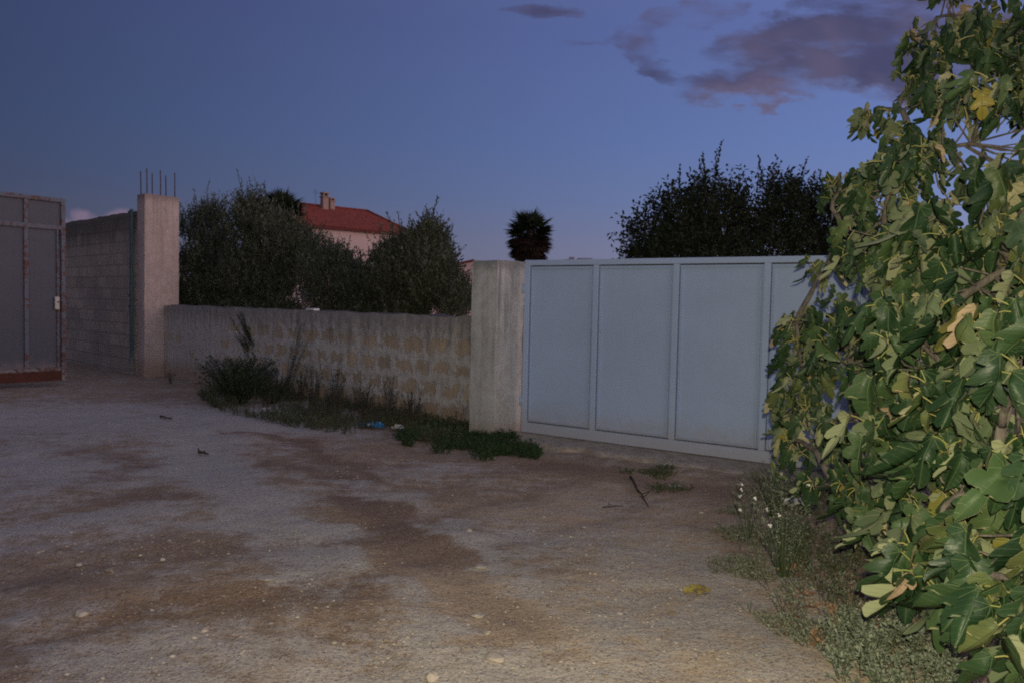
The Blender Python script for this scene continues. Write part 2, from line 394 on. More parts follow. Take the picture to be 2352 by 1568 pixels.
def gmat(nt):
    P = nt.coord('Object')
    n1 = nt.noise(P, 0.9, 5, 0.62); n2 = nt.noise(P, 7.0, 6, 0.68); n3 = nt.noise(P, 45.0, 5, 0.7)
    pale = nt.attr('pale'); dark = nt.attr('dark'); yel = nt.attr('yel')
    streak = nt.noise(nt.map(P, (1.0, 5.5, 1), rot=(0, 0, -0.6)), 1.5, 5, 0.65)
    k = nt.m('SUBTRACT', nt.m('ADD', nt.m('MULTIPLY', pale, 1.4), nt.m('MULTIPLY_ADD', n1, 1.3, -0.66)), nt.m('MULTIPLY', dark, 0.62))
    n15 = nt.noise(P, 3.2, 7, 0.75)
    k = nt.m('ADD', k, nt.m('MULTIPLY_ADD', n15, 2.6, -1.3))
    k = nt.m('ADD', k, nt.m('MULTIPLY_ADD', n2, 2.2, -1.1))
    k = nt.m('ADD', k, nt.m('MULTIPLY_ADD', streak, 1.5, -0.75))
    streak2 = nt.noise(nt.map(P, (1.0, 7.0, 1), rot=(0, 0, 0.95)), 1.1, 6, 0.7)
    k = nt.m('ADD', k, nt.m('MULTIPLY_ADD', streak2, 1.2, -0.6))
    chalk = nt.smooth(k, -0.25, 0.95)
    soil = nt.mix(nt.smooth(n2, 0.3, 0.7), (0.275, 0.195, 0.124), (0.385, 0.288, 0.190))
    soil = nt.mix(nt.m('MULTIPLY', nt.smooth(nt.m('ADD', dark, nt.m('MULTIPLY_ADD', n2, 1.8, -0.9)), 0.05, 1.15), 0.62), soil, (0.185, 0.112, 0.078))
    soil = nt.mix(nt.m('MULTIPLY', nt.smooth(yel, 0.1, 0.9), 0.7), soil, (0.300, 0.205, 0.110))
    soil = nt.mix(nt.m('MULTIPLY', nt.smooth(nt.attr('sand'), 0.05, 0.9), 0.8), soil, nt.mix(n2, (0.43, 0.325, 0.215), (0.55, 0.43, 0.295)))
    soil = nt.mix(nt.m('MULTIPLY', nt.attr('rut'), 0.34), soil, (0.20, 0.135, 0.10))
    lime = nt.mix(nt.smooth(n3, 0.3, 0.75), (0.350, 0.308, 0.250), (0.530, 0.475, 0.395))
    col = nt.mix(chalk, soil, lime)
    # grit: pale chips and dark specks, two sizes
    v1 = nt.new('ShaderNodeTexVoronoi'); nt.put(v1.inputs['Vector'], nt.vm('ADD', P, nt.vm('MULTIPLY', nt.noise(P, 30, 2, 0.5, col=True), (0.02, 0.02, 0.0)))); v1.inputs['Scale'].default_value = 38
    r1 = nt.sep(v1.outputs['Color'])[0]
    chip = nt.m('MULTIPLY', nt.m('LESS_THAN', v1.outputs['Distance'], nt.m('MULTIPLY_ADD', n1, 0.5, 0.05)), nt.m('GREATER_THAN', r1, nt.m('MULTIPLY_ADD', chalk, -0.35, 0.90)))
    v2 = nt.new('ShaderNodeTexVoronoi'); nt.put(v2.inputs['Vector'], P); v2.inputs['Scale'].default_value = 95
    r2 = nt.sep(v2.outputs['Color'])[1]
    speck = nt.m('GREATER_THAN', r2, 0.86)
    chip2 = nt.m('GREATER_THAN', nt.sep(v2.outputs['Color'])[2], nt.m('MULTIPLY_ADD', chalk, -0.25, 0.93))
    col = nt.mix(nt.m('MULTIPLY', speck, 0.45), col, (0.075, 0.055, 0.045))
    col = nt.mix(nt.m('MULTIPLY', chip2, 0.4), col, (0.50, 0.46, 0.40))
    col = nt.mix(nt.m('MULTIPLY', chip, 0.45), col, (0.56, 0.50, 0.42))
    hgt = nt.m('ADD', nt.m('ADD', nt.m('MULTIPLY', n3, 0.6), nt.m('MULTIPLY', n2, 1.4)), nt.m('MULTIPLY', chip, 0.5))
    return col, hgt, 0.016
M_ground = mat('dirt_and_limestone', gmat, 0.95, 0.15)
g = ground_sheet(); g.data.materials.append(M_ground)
tag(g, kind='structure')

# ------------------------------------------------------------------ concrete & masonry materials
def concrete(base, stain, tint=(0.30, 0.24, 0.18), scale=1.0, top=None, foot=0.35, streak=0.7):
    def fn(nt):
        P = nt.coord('Object'); z = nt.sep(P)[2]
        n1 = nt.noise(P, 1.4 * scale, 5, 0.6); n2 = nt.noise(P, 9, 6, 0.7); n3 = nt.noise(P, 60, 4, 0.7)
        sv = nt.noise(nt.map(P, (6, 6, 0.35)), 1.6, 5, 0.65)           # rain streaks run down
        col = nt.mix(nt.smooth(n1, 0.3, 0.7), tuple(c * 0.82 for c in base), base)
        col = nt.mix(nt.m('MULTIPLY', nt.smooth(n2, 0.35, 0.75), 0.5), col, tint)
        if top is not None:
            tt = nt.smooth(nt.m('ADD', z, nt.m('MULTIPLY', nt.m('SUBTRACT', sv, 0.5), 1.6)), top - 1.1, top, 0.0, 1.0)
        else: tt = 0.25
        sk = nt.m('MULTIPLY', nt.smooth(sv, 0.48, 0.68), nt.m('MULTIPLY_ADD', tt, 0.6, 0.4)) if top is not None else nt.smooth(sv, 0.5, 0.7)
        col = nt.mix(nt.m('MULTIPLY', sk, streak), col, stain)
        if top is not None:
            cap = nt.smooth(nt.m('ADD', z, nt.m('MULTIPLY_ADD', n2, 0.16, -0.08)), top - 0.20, top - 0.02)
            col = nt.mix(nt.m('MULTIPLY', cap, 0.75), col, stain)
        ft = nt.smooth(nt.m('ADD', z, nt.m('MULTIPLY_ADD', n2, 0.5, -0.25)), 0.0, foot, 1.0, 0.0)
        col = nt.mix(nt.m('MULTIPLY', ft, 0.6), col, (0.26, 0.175, 0.105))
        col = nt.mix(nt.m('MULTIPLY', nt.smooth(n3, 0.62, 0.72), 0.35), col, tuple(c * 0.5 for c in stain))
        return col, nt.m('ADD', nt.m('MULTIPLY', n2, 1.0), nt.m('MULTIPLY', n3, 0.5)), 0.012
    return fn
M_pillarL = mat('pillar_render_pink', concrete((0.55, 0.445, 0.40), (0.22, 0.165, 0.15), top=3.78, foot=0.4, streak=0.55), 0.9)
M_pillarR = mat('pillar_render_grey', concrete((0.53, 0.54, 0.51), (0.18, 0.18, 0.172), top=2.13, foot=0.30, streak=0.85), 0.9)

def masonry(ox, row_h=0.285, bw=0.375, full=0.0, top=1.5, seed=0.0, height=1.5):
    """limestone blocks half hidden under smeared mortar; x runs along the wall, z up"""
    def fn(nt):
        P = nt.coord('Object')
        x, y, z = nt.sep(P)[:3]
        wob = nt.noise(nt.vm('ADD', P, (seed, 0, 0)), 5.0, 3, 0.6, col=True); wa, wb, _ = nt.sep(wob)[:3]
        wob2 = nt.noise(P, 22.0, 2, 0.6, col=True); wc, wd, _ = nt.sep(wob2)[:3]
        xx = nt.m('ADD', x, nt.m('ADD', nt.m('MULTIPLY_ADD', wa, 0.42, -0.21 + ox), nt.m('MULTIPLY_ADD', wc, 0.09, -0.045)))
        zz = nt.m('ADD', z, nt.m('ADD', nt.m('MULTIPLY_ADD', wb, 0.34, -0.17), nt.m('MULTIPLY_ADD', wd, 0.09, -0.045)))
        br = nt.new('ShaderNodeTexBrick')
        nt.put(br.inputs['Vector'], nt.comb(xx, zz, 0)); br.inputs['Scale'].default_value = 1.0
        br.inputs['Color1'].default_value = (0, 0, 0, 1); br.inputs['Color2'].default_value = (1, 1, 1, 1); br.inputs['Mortar'].default_value = (0.5, 0.5, 0.5, 1)
        br.inputs['Mortar Size'].default_value = 0.125; br.inputs['Mortar Smooth'].default_value = 1.0
        br.inputs['Brick Width'].default_value = bw; br.inputs['Row Height'].default_value = row_h
        br.offset = 0.37; br.offset_frequency = 2; br.squash = 1.25; br.squash_frequency = 3
        rnd = nt.sep(br.outputs['Color'])[0]; mort = br.outputs['Fac']
        n1 = nt.noise(P, 1.2, 4, 0.6); n2 = nt.noise(P, 8, 6, 0.7); n3 = nt.noise(P, 55, 4, 0.7)
        sv = nt.noise(nt.map(P, (5, 5, 0.4)), 1.6, 5, 0.65)
        mortar = nt.mix(nt.smooth(n2, 0.3, 0.7), (0.41, 0.39, 0.345), (0.66, 0.61, 0.535))
        stone = nt.mix(rnd, (0.36, 0.285, 0.200), (0.60, 0.465, 0.300))
        stone = nt.mix(nt.m('MULTIPLY', nt.smooth(n3, 0.35, 0.8), 0.4), stone, (0.20, 0.15, 0.10))
        nb = nt.noise(nt.vm('ADD', P, (3, 1, 7)), 9.0, 4, 0.65)
        vis = nt.smooth(nt.m('ADD', mort, nt.m('MULTIPLY_ADD', nb, 1.9, -0.95)), 0.32, 0.66, 1.0, 0.0)
        # blocks show where the mortar has worn off: to the right, low down, and block by block
        show = nt.m('ADD', nt.smooth(x, 2.6, 6.3, -0.10 + full, 0.62 + full), nt.m('MULTIPLY_ADD', rnd, 1.0, -0.38))
        show = nt.m('ADD', show, nt.m('MULTIPLY_ADD', n1, 0.8, -0.4))
        low = nt.smooth(z, top - 0.27, top - 0.13, 1.0, 0.0)
        vis = nt.m('MULTIPLY', nt.m('MULTIPLY', vis, nt.smooth(show, 0.12, 0.45)), low)
        col = nt.mix(nt.m('MULTIPLY', vis, nt.m('MULTIPLY_ADD', n2, 1.0, 0.38)), mortar, stone)
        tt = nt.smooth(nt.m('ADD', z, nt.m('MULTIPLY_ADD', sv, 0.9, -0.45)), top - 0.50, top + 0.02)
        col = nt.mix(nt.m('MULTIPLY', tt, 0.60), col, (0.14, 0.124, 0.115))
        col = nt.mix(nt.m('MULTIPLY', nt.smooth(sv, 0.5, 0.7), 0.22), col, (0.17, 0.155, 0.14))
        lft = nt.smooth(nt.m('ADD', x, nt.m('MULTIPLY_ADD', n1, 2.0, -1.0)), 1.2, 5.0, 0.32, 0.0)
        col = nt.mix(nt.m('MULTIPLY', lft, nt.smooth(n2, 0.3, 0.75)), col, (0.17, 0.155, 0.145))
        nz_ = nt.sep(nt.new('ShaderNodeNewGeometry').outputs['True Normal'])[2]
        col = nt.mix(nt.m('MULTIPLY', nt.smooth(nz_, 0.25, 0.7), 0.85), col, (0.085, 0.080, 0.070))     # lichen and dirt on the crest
        ft = nt.smooth(nt.m('ADD', z, nt.m('MULTIPLY_ADD', n2, 0.4, -0.2)), 0.0, 0.42, 1.0, 0.0)
        col = nt.mix(nt.m('MULTIPLY', ft, 0.65), col, (0.33, 0.215, 0.125))
        h = nt.m('ADD', nt.m('MULTIPLY', vis, -0.3), nt.m('ADD', nt.m('MULTIPLY', n2, 1.2), nt.m('MULTIPLY', n3, 0.4)))
        return col, h, 0.02
    return fn

def rough_block(name, L, T, H, m, parent=None, res=0.09, amp=0.008, top_amp=0.02, seed=0.0, loc=None, rz=0.0, z0=-0.15, hfun=None, edge=0.02):
    """a rendered block with uneven faces and a worn top: x 0..L, y 0..T (y=0 faces the camera side), z z0..H"""
    nx = max(2, int(L / res)); ny = max(2, int(T / res)); nz = max(2, int((H - z0) / res))
    mb = MB()
    def disp(x, y, z):
        p = Vector((x + seed, y, z))
        hx = H if hfun is None else hfun(x)
        if H - z < 1e-6 or hfun is not None: z = z0 + (z - z0) * (hx - z0) / (H - z0)
        wgt = max(0, min(1, (z - z0) / max(0.01, hx - z0)))
        n = noise.noise_vector(p * 2.3) * amp + noise.noise_vector(p * 9) * amp * 0.5
        zz = z + (noise.fractal(Vector((x + seed, y * 2, 5)) * 2.5, 0.8, 2.2, 4) * top_amp) * wgt ** 6
        # worn arris
        ex = min(x, L - x); ey = min(y, T - y); ez = hx - z
        c = edge
        r = 0
        if ez < c and ey < 1e-4: r = (c - ez) * 0.6
        if ex < 1e-4 and ey < 1e-4: r = max(r, c * 0.4)
        y2 = y + (r if y < T / 2 else -r)
        return (x + n.x, y2 + n.y, zz)
    def grid(fu, nu, nv):
        vs = []; fs = []
        for i in range(nu + 1):
            for j in range(nv + 1): vs.append(disp(*fu(i / nu, j / nv)))
        for i in range(nu):
            for j in range(nv):
                a = i * (nv + 1) + j
                fs.append((a, a + nv + 1, a + nv + 2, a + 1))
        mb.add(vs, fs, 0, False)
    # extra rows near the top edge via cubic spacing
    grid(lambda u, v: (u * L, 0.0, z0 + v * (H - z0)), nx, nz)
    grid(lambda u, v: ((1 - u) * L, T, z0 + v * (H - z0)), nx, nz)
    grid(lambda u, v: (L, u * T, z0 + v * (H - z0)), ny, nz)
    grid(lambda u, v: (0.0, (1 - u) * T, z0 + v * (H - z0)), ny, nz)
    grid(lambda u, v: (u * L, v * T, H), nx, ny)
    o = mb.build(name, m, parent)
    if loc is not None: o.location = loc; o.rotation_euler = (0, 0, rz)
    return o

# low wall: starts against the left pillar, ends behind the right one
wall0 = LP + perp_w * 0.42
wr = RP + gate_d * 0.30 + perp_g * 0.30            # inside the right pillar
along = (wr - wall0); WL = along.length; along.normalize()
wrot = math.atan2(along.y, along.x)
def low_h(x): return 1.43
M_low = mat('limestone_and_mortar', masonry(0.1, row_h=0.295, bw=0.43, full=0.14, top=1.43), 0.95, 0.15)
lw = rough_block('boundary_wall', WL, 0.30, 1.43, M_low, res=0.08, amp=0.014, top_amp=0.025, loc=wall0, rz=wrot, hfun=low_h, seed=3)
tag(lw, 'low limestone block wall smeared with mortar between the two gate pillars', 'wall')

# left pillar with reinforcing rods
perp_rz = math.atan2(-wall_d.y, -wall_d.x)
pl = rough_block('gate_pillar', 0.35, 0.76, 3.78, M_pillarL, res=0.09, amp=0.006, top_amp=0.012, loc=LP + wall_d * 0.35, rz=perp_rz, seed=11)
tag(pl, 'tall pinkish rendered pillar with bare steel rods standing out of its top', 'pillar')
M_rust = mat('rusty_rod', lambda nt: (nt.mix(nt.noise(nt.coord('Object'), 20, 3), (0.055, 0.035, 0.045), (0.11, 0.06, 0.05)), None, 0), 0.8)
random.seed(4)
for k, (x, y, h) in enumerate([(0.055, 0.06, 0.50), (0.285, 0.02 + 0.07, 0.54), (0.06, 0.30, 0.49), (0.285, 0.38, 0.54), (0.06, 0.60, 0.48), (0.285, 0.69, 0.53)]):
    mb = MB(); lean = random.uniform(-0.008, 0.008)
    mb.tube([(x, y, 3.70), (x + lean * .5, y, 3.78 + h * .5), (x + lean, y + lean, 3.78 + h)], 0.012, 6)
    mb.build('rebar_rod', M_rust, pl)

# right pillar
pr_rz = math.atan2(-gate_d.y, -gate_d.x)
pr = rough_block('gate_pillar', 0.37, 0.60, 2.13, M_pillarR, res=0.08, amp=0.010, top_amp=0.03, loc=RP + gate_d * 0.37, rz=pr_rz, seed=23)
tag(pr, 'streaked grey rendered pillar between the low wall and the pale steel gate', 'pillar')
pr2 = rough_block('gate_pillar', 0.37, 0.60, 2.13, M_pillarR, res=0.10, amp=0.010, top_amp=0.03, loc=GP + (GE - GP) * (4 / 3) - gate_d * 0.06 - perp_g * 0.30, rz=pr_rz, seed=41)
tag(pr2, 'pale rendered pillar half hidden by the fig leaves at the far end of the steel gate', 'pillar')

# tall wall in the left corner
tw0 = Vector((-8.22, 17.08, 0)); tw1 = Vector((-11.45, 20.15, 0))
td = (tw0 - tw1).normalized(); TWL = 10.0
def tall_blocks(nt):
    P = nt.coord('Object'); x, y, z = nt.sep(P)[:3]
    w1 = nt.noise(P, 4.0, 3, 0.6, col=True); wa, wb, _ = nt.sep(w1)[:3]
    br = nt.new('ShaderNodeTexBrick')
    nt.put(br.inputs['Vector'], nt.comb(nt.m('ADD', x, nt.m('MULTIPLY', wa, 0.06)), nt.m('ADD', z, nt.m('MULTIPLY', wb, 0.06)), 0)); br.inputs['Scale'].default_value = 1.0
    br.inputs['Color1'].default_value = (0, 0, 0, 1); br.inputs['Color2'].default_value = (1, 1, 1, 1); br.inputs['Mortar'].default_value = (0.5, 0.5, 0.5, 1)
    br.inputs['Mortar Size'].default_value = 0.022; br.inputs['Mortar Smooth'].default_value = 0.8
    br.inputs['Brick Width'].default_value = 0.52; br.inputs['Row Height'].default_value = 0.26
    rnd = nt.sep(br.outputs['Color'])[0]; n1 = nt.noise(P, 1.1, 5, 0.6); n2 = nt.noise(P, 9, 6, 0.7); sv = nt.noise(nt.map(P, (4, 4, 0.4)), 1.5, 5, 0.65)
    c = nt.mix(rnd, (0.38, 0.32, 0.25), (0.54, 0.46, 0.36))
    c = nt.mix(nt.m('MULTIPLY', nt.smooth(n2, 0.3, 0.75), 0.5), c, (0.32, 0.28, 0.235))
    c = nt.mix(nt.m('MULTIPLY', br.outputs['Fac'], 0.45), c, (0.26, 0.23, 0.20))
    c = nt.mix(nt.m('MULTIPLY', nt.smooth(n1, 0.42, 0.62), 0.4), c, (0.27, 0.245, 0.22))
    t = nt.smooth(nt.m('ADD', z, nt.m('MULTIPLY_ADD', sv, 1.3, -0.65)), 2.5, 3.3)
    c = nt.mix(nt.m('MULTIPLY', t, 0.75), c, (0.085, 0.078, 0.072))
    return c, nt.m('ADD', nt.m('MULTIPLY', br.outputs['Fac'], 0.5), n2), 0.02
M_tall = mat('tall_wall_blocks', tall_blocks, 0.95, 0.15)
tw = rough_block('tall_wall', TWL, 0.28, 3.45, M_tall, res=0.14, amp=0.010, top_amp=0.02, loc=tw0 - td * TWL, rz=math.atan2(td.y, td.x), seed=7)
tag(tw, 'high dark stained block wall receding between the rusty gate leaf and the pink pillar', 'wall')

# ------------------------------------------------------------------ metal gates
def paint(base, rust=0.0, rough=0.45):
    def fn(nt):
        P = nt.coord('Object')
        n1 = nt.noise(P, 1.3, 4, 0.6); n2 = nt.noise(P, 11, 6, 0.72); n3 = nt.noise(P, 70, 3, 0.6)
        z = nt.sep(P)[2]
        col = nt.mix(nt.smooth(n1, 0.3, 0.7), tuple(c * 0.93 for c in base), base)
        dust = nt.smooth(nt.m('ADD', z, nt.m('MULTIPLY_ADD', n2, 0.5, -0.25)), 0.03, 0.50, 0.50, 0.0)
        col = nt.mix(dust, col, (0.36, 0.29, 0.22))
        sv = nt.noise(nt.map(P, (7, 7, 0.25)), 2.0, 4, 0.6)
        col = nt.mix(nt.m('MULTIPLY', nt.smooth(sv, 0.52, 0.75), 0.05), col, tuple(c * 0.5 for c in base))
        if rust: col = nt.mix(nt.m('MULTIPLY', nt.smooth(nt.m('ADD', n2, nt.m('MULTIPLY_ADD', n1, 0.5, -0.25)), 0.62 - rust * 0.3, 0.70 - rust * 0.3), 0.92), col, (0.105, 0.045, 0.030))
        return col, nt.m('ADD', nt.m('MULTIPLY', n1, 2.0), nt.m('MULTIPLY', n3, 0.10)), 0.006, nt.m('MULTIPLY_ADD', n2, 0.25, rough - 0.12)
    return fn
M_gate = mat('pale_blue_grey_paint', paint((0.385, 0.485, 0.665)), 0.5, 0.35)
M_gate_frame = mat('pale_blue_grey_paint_on_tube', paint((0.395, 0.495, 0.675)), 0.45, 0.4)
M_dark = mat('dark_steel_and_gap_shade', lambda nt: (nt.mix(nt.noise(nt.coord('Object'), 25, 4), (0.03, 0.028, 0.028), (0.09, 0.07, 0.06)), None, 0), 0.7)

gate = empty('steel_gate', (GP.x, GP.y, 0.0), math.atan2(-gate_d.y, -gate_d.x))     # x to the right, y away
tag(gate, 'wide pale blue grey steel gate of four tall sheet panels beside the fig tree', 'gate')
PW = (GE - GP).length / 3; GL = PW * 4; GB, GT = 0.025, 2.125
fr = MB()
fr.bevbox(0, 0.075, 0, 0.06, GB, GT, 0.004)
fr.bevbox(GL - 0.075, GL, 0, 0.06, GB, GT, 0.004)
fr.bevbox(0.0755, GL - 0.0755, 0.001, 0.059, GT - 0.065, GT - 0.001, 0.004)
fr.bevbox(0.0755, GL - 0.0755, 0.001, 0.059, GB + 0.001, GB + 0.125, 0.004)
for k in (1, 2, 3):
    fr.bevbox(k * PW - 0.034, k * PW + 0.034, 0.002, 0.056, GB + 0.1255, GT - 0.0655, 0.004)
fr.build('frame', M_gate_frame, gate)
for k in range(4):
    x0_ = (0.0755 if k == 0 else k * PW + 0.0345); x1_ = (GL - 0.0755 if k == 3 else (k + 1) * PW - 0.0345)
    x0, x1 = x0_ + 0.005, x1_ - 0.005
    z0, z1 = GB + 0.126 + 0.009, GT - 0.066 - 0.012
    mb = MB()
    # the sheet: slightly dished, with its own bead round it and a gap whose shade is a dark sheet behind
    nx, nz = 14, 26; vs = []; fs = []
    for i in range(nx + 1):
        for j in range(nz + 1):
            u, v = i / nx, j / nz
            yy = 0.034 + 0.006 * noise.noise(Vector((u * 1.5 + k * 3.1, v * 3.0, 1.0)))
            vs.append((x0 + u * (x1 - x0), yy, z0 + v * (z1 - z0)))
    for i in range(nx):
        for j in range(nz):
            a = i * (nz + 1) + j; fs.append((a, a + nz + 1, a + nz + 2, a + 1))
    mb.add(vs, fs, 0, True)
    mb.box(x0 + 0.002, x1 - 0.002, 0.042, 0.046, z0 + 0.002, z1 - 0.002)      # back sheet gives it thickness
    b0, bw = 0.016, 0.012
    for (a, b, c, d_) in ((x0 + b0, x0 + b0 + bw, z0 + b0, z1 - b0), (x1 - b0 - bw, x1 - b0, z0 + b0, z1 - b0)):
        mb.bevbox(a, b, 0.010, 0.036, c, d_, 0.002)
    for (c, d_) in ((z0 + b0, z0 + b0 + bw), (z1 - b0 - bw, z1 - b0)):
        mb.bevbox(x0 + b0 + bw + 0.0005, x1 - b0 - bw - 0.0005, 0.010, 0.036, c, d_, 0.002)
    mb.box(x0_ + .0005, x1_ - .0005, 0.0475, 0.052, z0 - 0.0085, z1 + 0.0115, 1)  # dark sheet added behind the panel as painted shade in the gaps
    mb.build('sheet_panel', [M_gate, M_dark], gate)
for z in (0.35, 1.72):
    mb = MB(); mb.tube([(-0.032, 0.03, z), (-0.032, 0.03, z + 0.12)], 0.018, 10); mb.bevbox(-0.045, -0.001, 0.022, 0.038, z + 0.02, z + 0.09, 0.002)
    mb.build('hinge', M_gate_frame, gate)

# rusty leaf standing open on the left
LG0 = Vector((-8.26, 14.50, 0)); ldir = Vector((-0.60, -0.80, 0)).normalized()
LGL = 2.7
M_rustpaint = mat('flaking_grey_paint', paint((0.115, 0.13, 0.16), rust=0.42, rough=0.6), 0.6)
M_sheetL = mat('grey_sheet_dusty', paint((0.082, 0.086, 0.105), rust=0.0, rough=0.6), 0.6)
M_rustplate = mat('rust_brown_plate', lambda nt: (nt.mix(nt.noise(nt.coord('Object'), 6, 5), (0.050, 0.018, 0.012), (0.12, 0.045, 0.028)), nt.noise(nt.coord('Object'), 40, 4), 0.004), 0.9)
M_lock = mat('pale_lock_paint', lambda nt: (nt.mix(nt.noise(nt.coord('Object'), 18, 3), (0.38, 0.36, 0.31), (0.55, 0.52, 0.45)), None, 0), 0.6)
lg = empty('rusty_gate_leaf', tuple(LG0 + ldir * LGL), math.atan2(-ldir.y, -ldir.x))     # x towards the free edge, y away to the left
tag(lg, 'open metal gate leaf with flaking rusty frame at the left edge', 'gate')
zb, ztp = 0.02, 3.36
fr = MB()
fr.bevbox(LGL - 0.075, LGL, 0, 0.07, zb, ztp, 0.004)
fr.bevbox(0, 0.075, 0, 0.07, zb, ztp, 0.004)
fr.bevbox(0.0755, LGL - 0.0755, 0.001, 0.069, ztp - 0.075, ztp - 0.001, 0.004)
fr.bevbox(0.0755, LGL - 0.0755, 0.001, 0.069, 0.21, 0.275, 0.004)
fr.bevbox(0.0755, LGL - 0.0755, 0.002, 0.060, 2.78, 2.86, 0.004)
for xm in (LGL - 0.66, LGL - 1.32, LGL - 1.98):
    fr.bevbox(xm - 0.035, xm + 0.035, 0.004, 0.058, 0.2755, 2.7795, 0.004)
    fr.bevbox(xm - 0.035, xm + 0.035, 0.004, 0.058, 2.8605, ztp - 0.0765, 0.004)
fr.bevbox(LGL - 0.150, LGL - 0.120, 0.012, 0.050, 0.2755, 2.7795, 0.003)
fr.build('frame', M_rustpaint, lg)
xs = [0.0755, LGL - 1.98 - 0.0355, LGL - 1.98 + 0.0355, LGL - 1.32 - 0.0355, LGL - 1.32 + 0.0355, LGL - 0.66 - 0.0355, LGL - 0.66 + 0.0355, LGL - 0.0755]
for i in range(0, 8, 2):
    for (z0, z1) in ((0.276, 2.779), (2.861, ztp - 0.077)):
        mb = MB(); n = 24; vs = []; fs = []
        xe = xs[i + 1] - (0.0755 if (i == 6 and z1 < 2.8) else 0)
        for k in range(n + 1):
            x = xs[i] + (xe - xs[i]) * k / n; y = 0.044 + 0.0012 * math.sin(k * 1.1)
            vs += [(x, y, z0), (x, y, z1)]
        for k in range(n): fs.append((2 * k, 2 * k + 2, 2 * k + 3, 2 * k + 1))
        mb.add(vs, fs, 0, True); mb.box(xs[i] + .001, xe - .001, 0.051, 0.054, z0 + .001, z1 - .001)
        mb.build('sheet_panel', M_sheetL, lg)
mb = MB(); mb.box(0.0757, LGL - 0.0757, 0.012, 0.018, 0.03, 0.2095); mb.box(0.0757, LGL - 0.0757, 0.0185, 0.05, 0.195, 0.2093)
mb.build('bottom_plate', M_rustplate, lg)
mb = MB(); mb.bevbox(LGL - 0.20, LGL - 0.125, -0.035, 0.011, 1.33, 1.56, 0.006)
lk = mb.build('lock_box', M_lock, lg)
mb = MB(); mb.tube([(LGL - 0.16, -0.0345, 1.47), (LGL - 0.16, -0.075, 1.47), (LGL - 0.09, -0.08, 1.468)], 0.009, 7); mb.build('handle', M_dark, lk)
mb = MB(); mb.bevbox(-0.16, -0.03, -0.03, 0.10, -0.12, 3.5, 0.01); mb.build('gate_post', M_rustpaint, lg)

# teal steel stop post against the tall wall, with latch keepers
M_teal = mat('teal_paint', paint((0.05, 0.10, 0.115), rust=0.15, rough=0.55), 0.6)
sp = empty('gate_stop_post', tuple(tw0 + Vector((0.0, -0.06, 0))), math.atan2(td.y, td.x))
tag(sp, 'slim dark teal steel post fixed at the left side of the pink pillar', 'post')
mb = MB(); mb.bevbox(-0.03, 0.03, -0.08, -0.02, -0.12, 3.47, 0.004); mb.build('post', M_teal, sp)
mb = MB(); mb.bevbox(-0.16, -0.0305, -0.07, -0.03, 3.40, 3.44, 0.004); mb.build('top_bracket', M_teal, sp)
for z in (1.38, 1.62):
    mb = MB(); mb.bevbox(-0.12, -0.0305, -0.068, -0.03, z - 0.035, z + 0.035, 0.004); mb.build('latch_keeper', M_dark, sp)

# concrete sill under the gate
M_sill = mat('dusty_concrete_sill', concrete((0.46, 0.41, 0.33), (0.17, 0.14, 0.11), tint=(0.33, 0.26, 0.19), scale=2.0, foot=0.01, streak=0.25), 0.95)
mb = MB(); n = 120; vs = []; fs = []; NB = 14
x0s, x1s = -0.15, GL + 0.35
for i in range(n + 1):
    x = x0s + (x1s - x0s) * i / n
    wdt = 0.62 + 0.20 * noise.fractal(Vector((x * 1.3, 0, 3)), 0.9, 2.2, 4)
    for j in range(NB + 1):
        v = j / NB; y = 0.14 - (wdt + 0.14) * v
        wx_, wy_ = (gate.matrix_basis @ Vector((x, y, 0))).xy
        zz = 0.016 + 0.006 * noise.noise(Vector((x * 3, y * 5, 0)))
        if v > 0.8: zz -= ((v - 0.8) / 0.2) ** 2 * 0.09
        vs.append((x, y, zz))
for i in range(n):
    for j in range(NB):
        a = i * (NB + 1) + j; fs.append((a, a + 1, a + NB + 2, a + NB + 1))
mb.add(vs, fs, 0, True)
o = mb.build('concrete_sill', M_sill); o.location = gate.location + Vector((0, 0, 0.02)); o.rotation_euler = gate.rotation_euler
gate.location.z = 0.02
tag(o, kind='structure')

# ------------------------------------------------------------------ foliage tools
rng = np.random.default_rng(11)
def unit(a): return a / np.maximum(np.linalg.norm(a, axis=-1, keepdims=True), 1e-9)
def leaves(mb, B, D, N, L, W, mi=0, fold=0.25, rnd=None):
    """many simple pointed leaves, folded on the midrib; all arrays have one row per leaf"""
    n = len(B); D = unit(D); X = unit(np.cross(D, N)); N = np.cross(X, D)
    L = np.broadcast_to(L, (n,))[:, None]; W = np.broadcast_to(W, (n,))[:, None]
    v = np.stack([B, B + D * L * .45 + X * W * .5 + N * W * fold, B + D * L, B + D * L * .45 - X * W * .5 + N * W * fold], 1).reshape(-1, 3)
    b = mb.n
    mb.v.append(v.astype(np.float32)); mb.n += len(v)
    idx = (np.arange(n) * 4 + b)
    for i in idx.tolist(): mb.f.append([i, i + 1, i + 2]); mb.f.append([i, i + 2, i + 3])
    mb.mi += [mi] * (2 * n); mb.sm += [False] * (2 * n)
    r = rng.random(n) if rnd is None else rnd
    mb.rnd.append(np.repeat(r, 4).astype(np.float32)); mb.uv[b] = np.zeros((len(v), 2), np.float32)

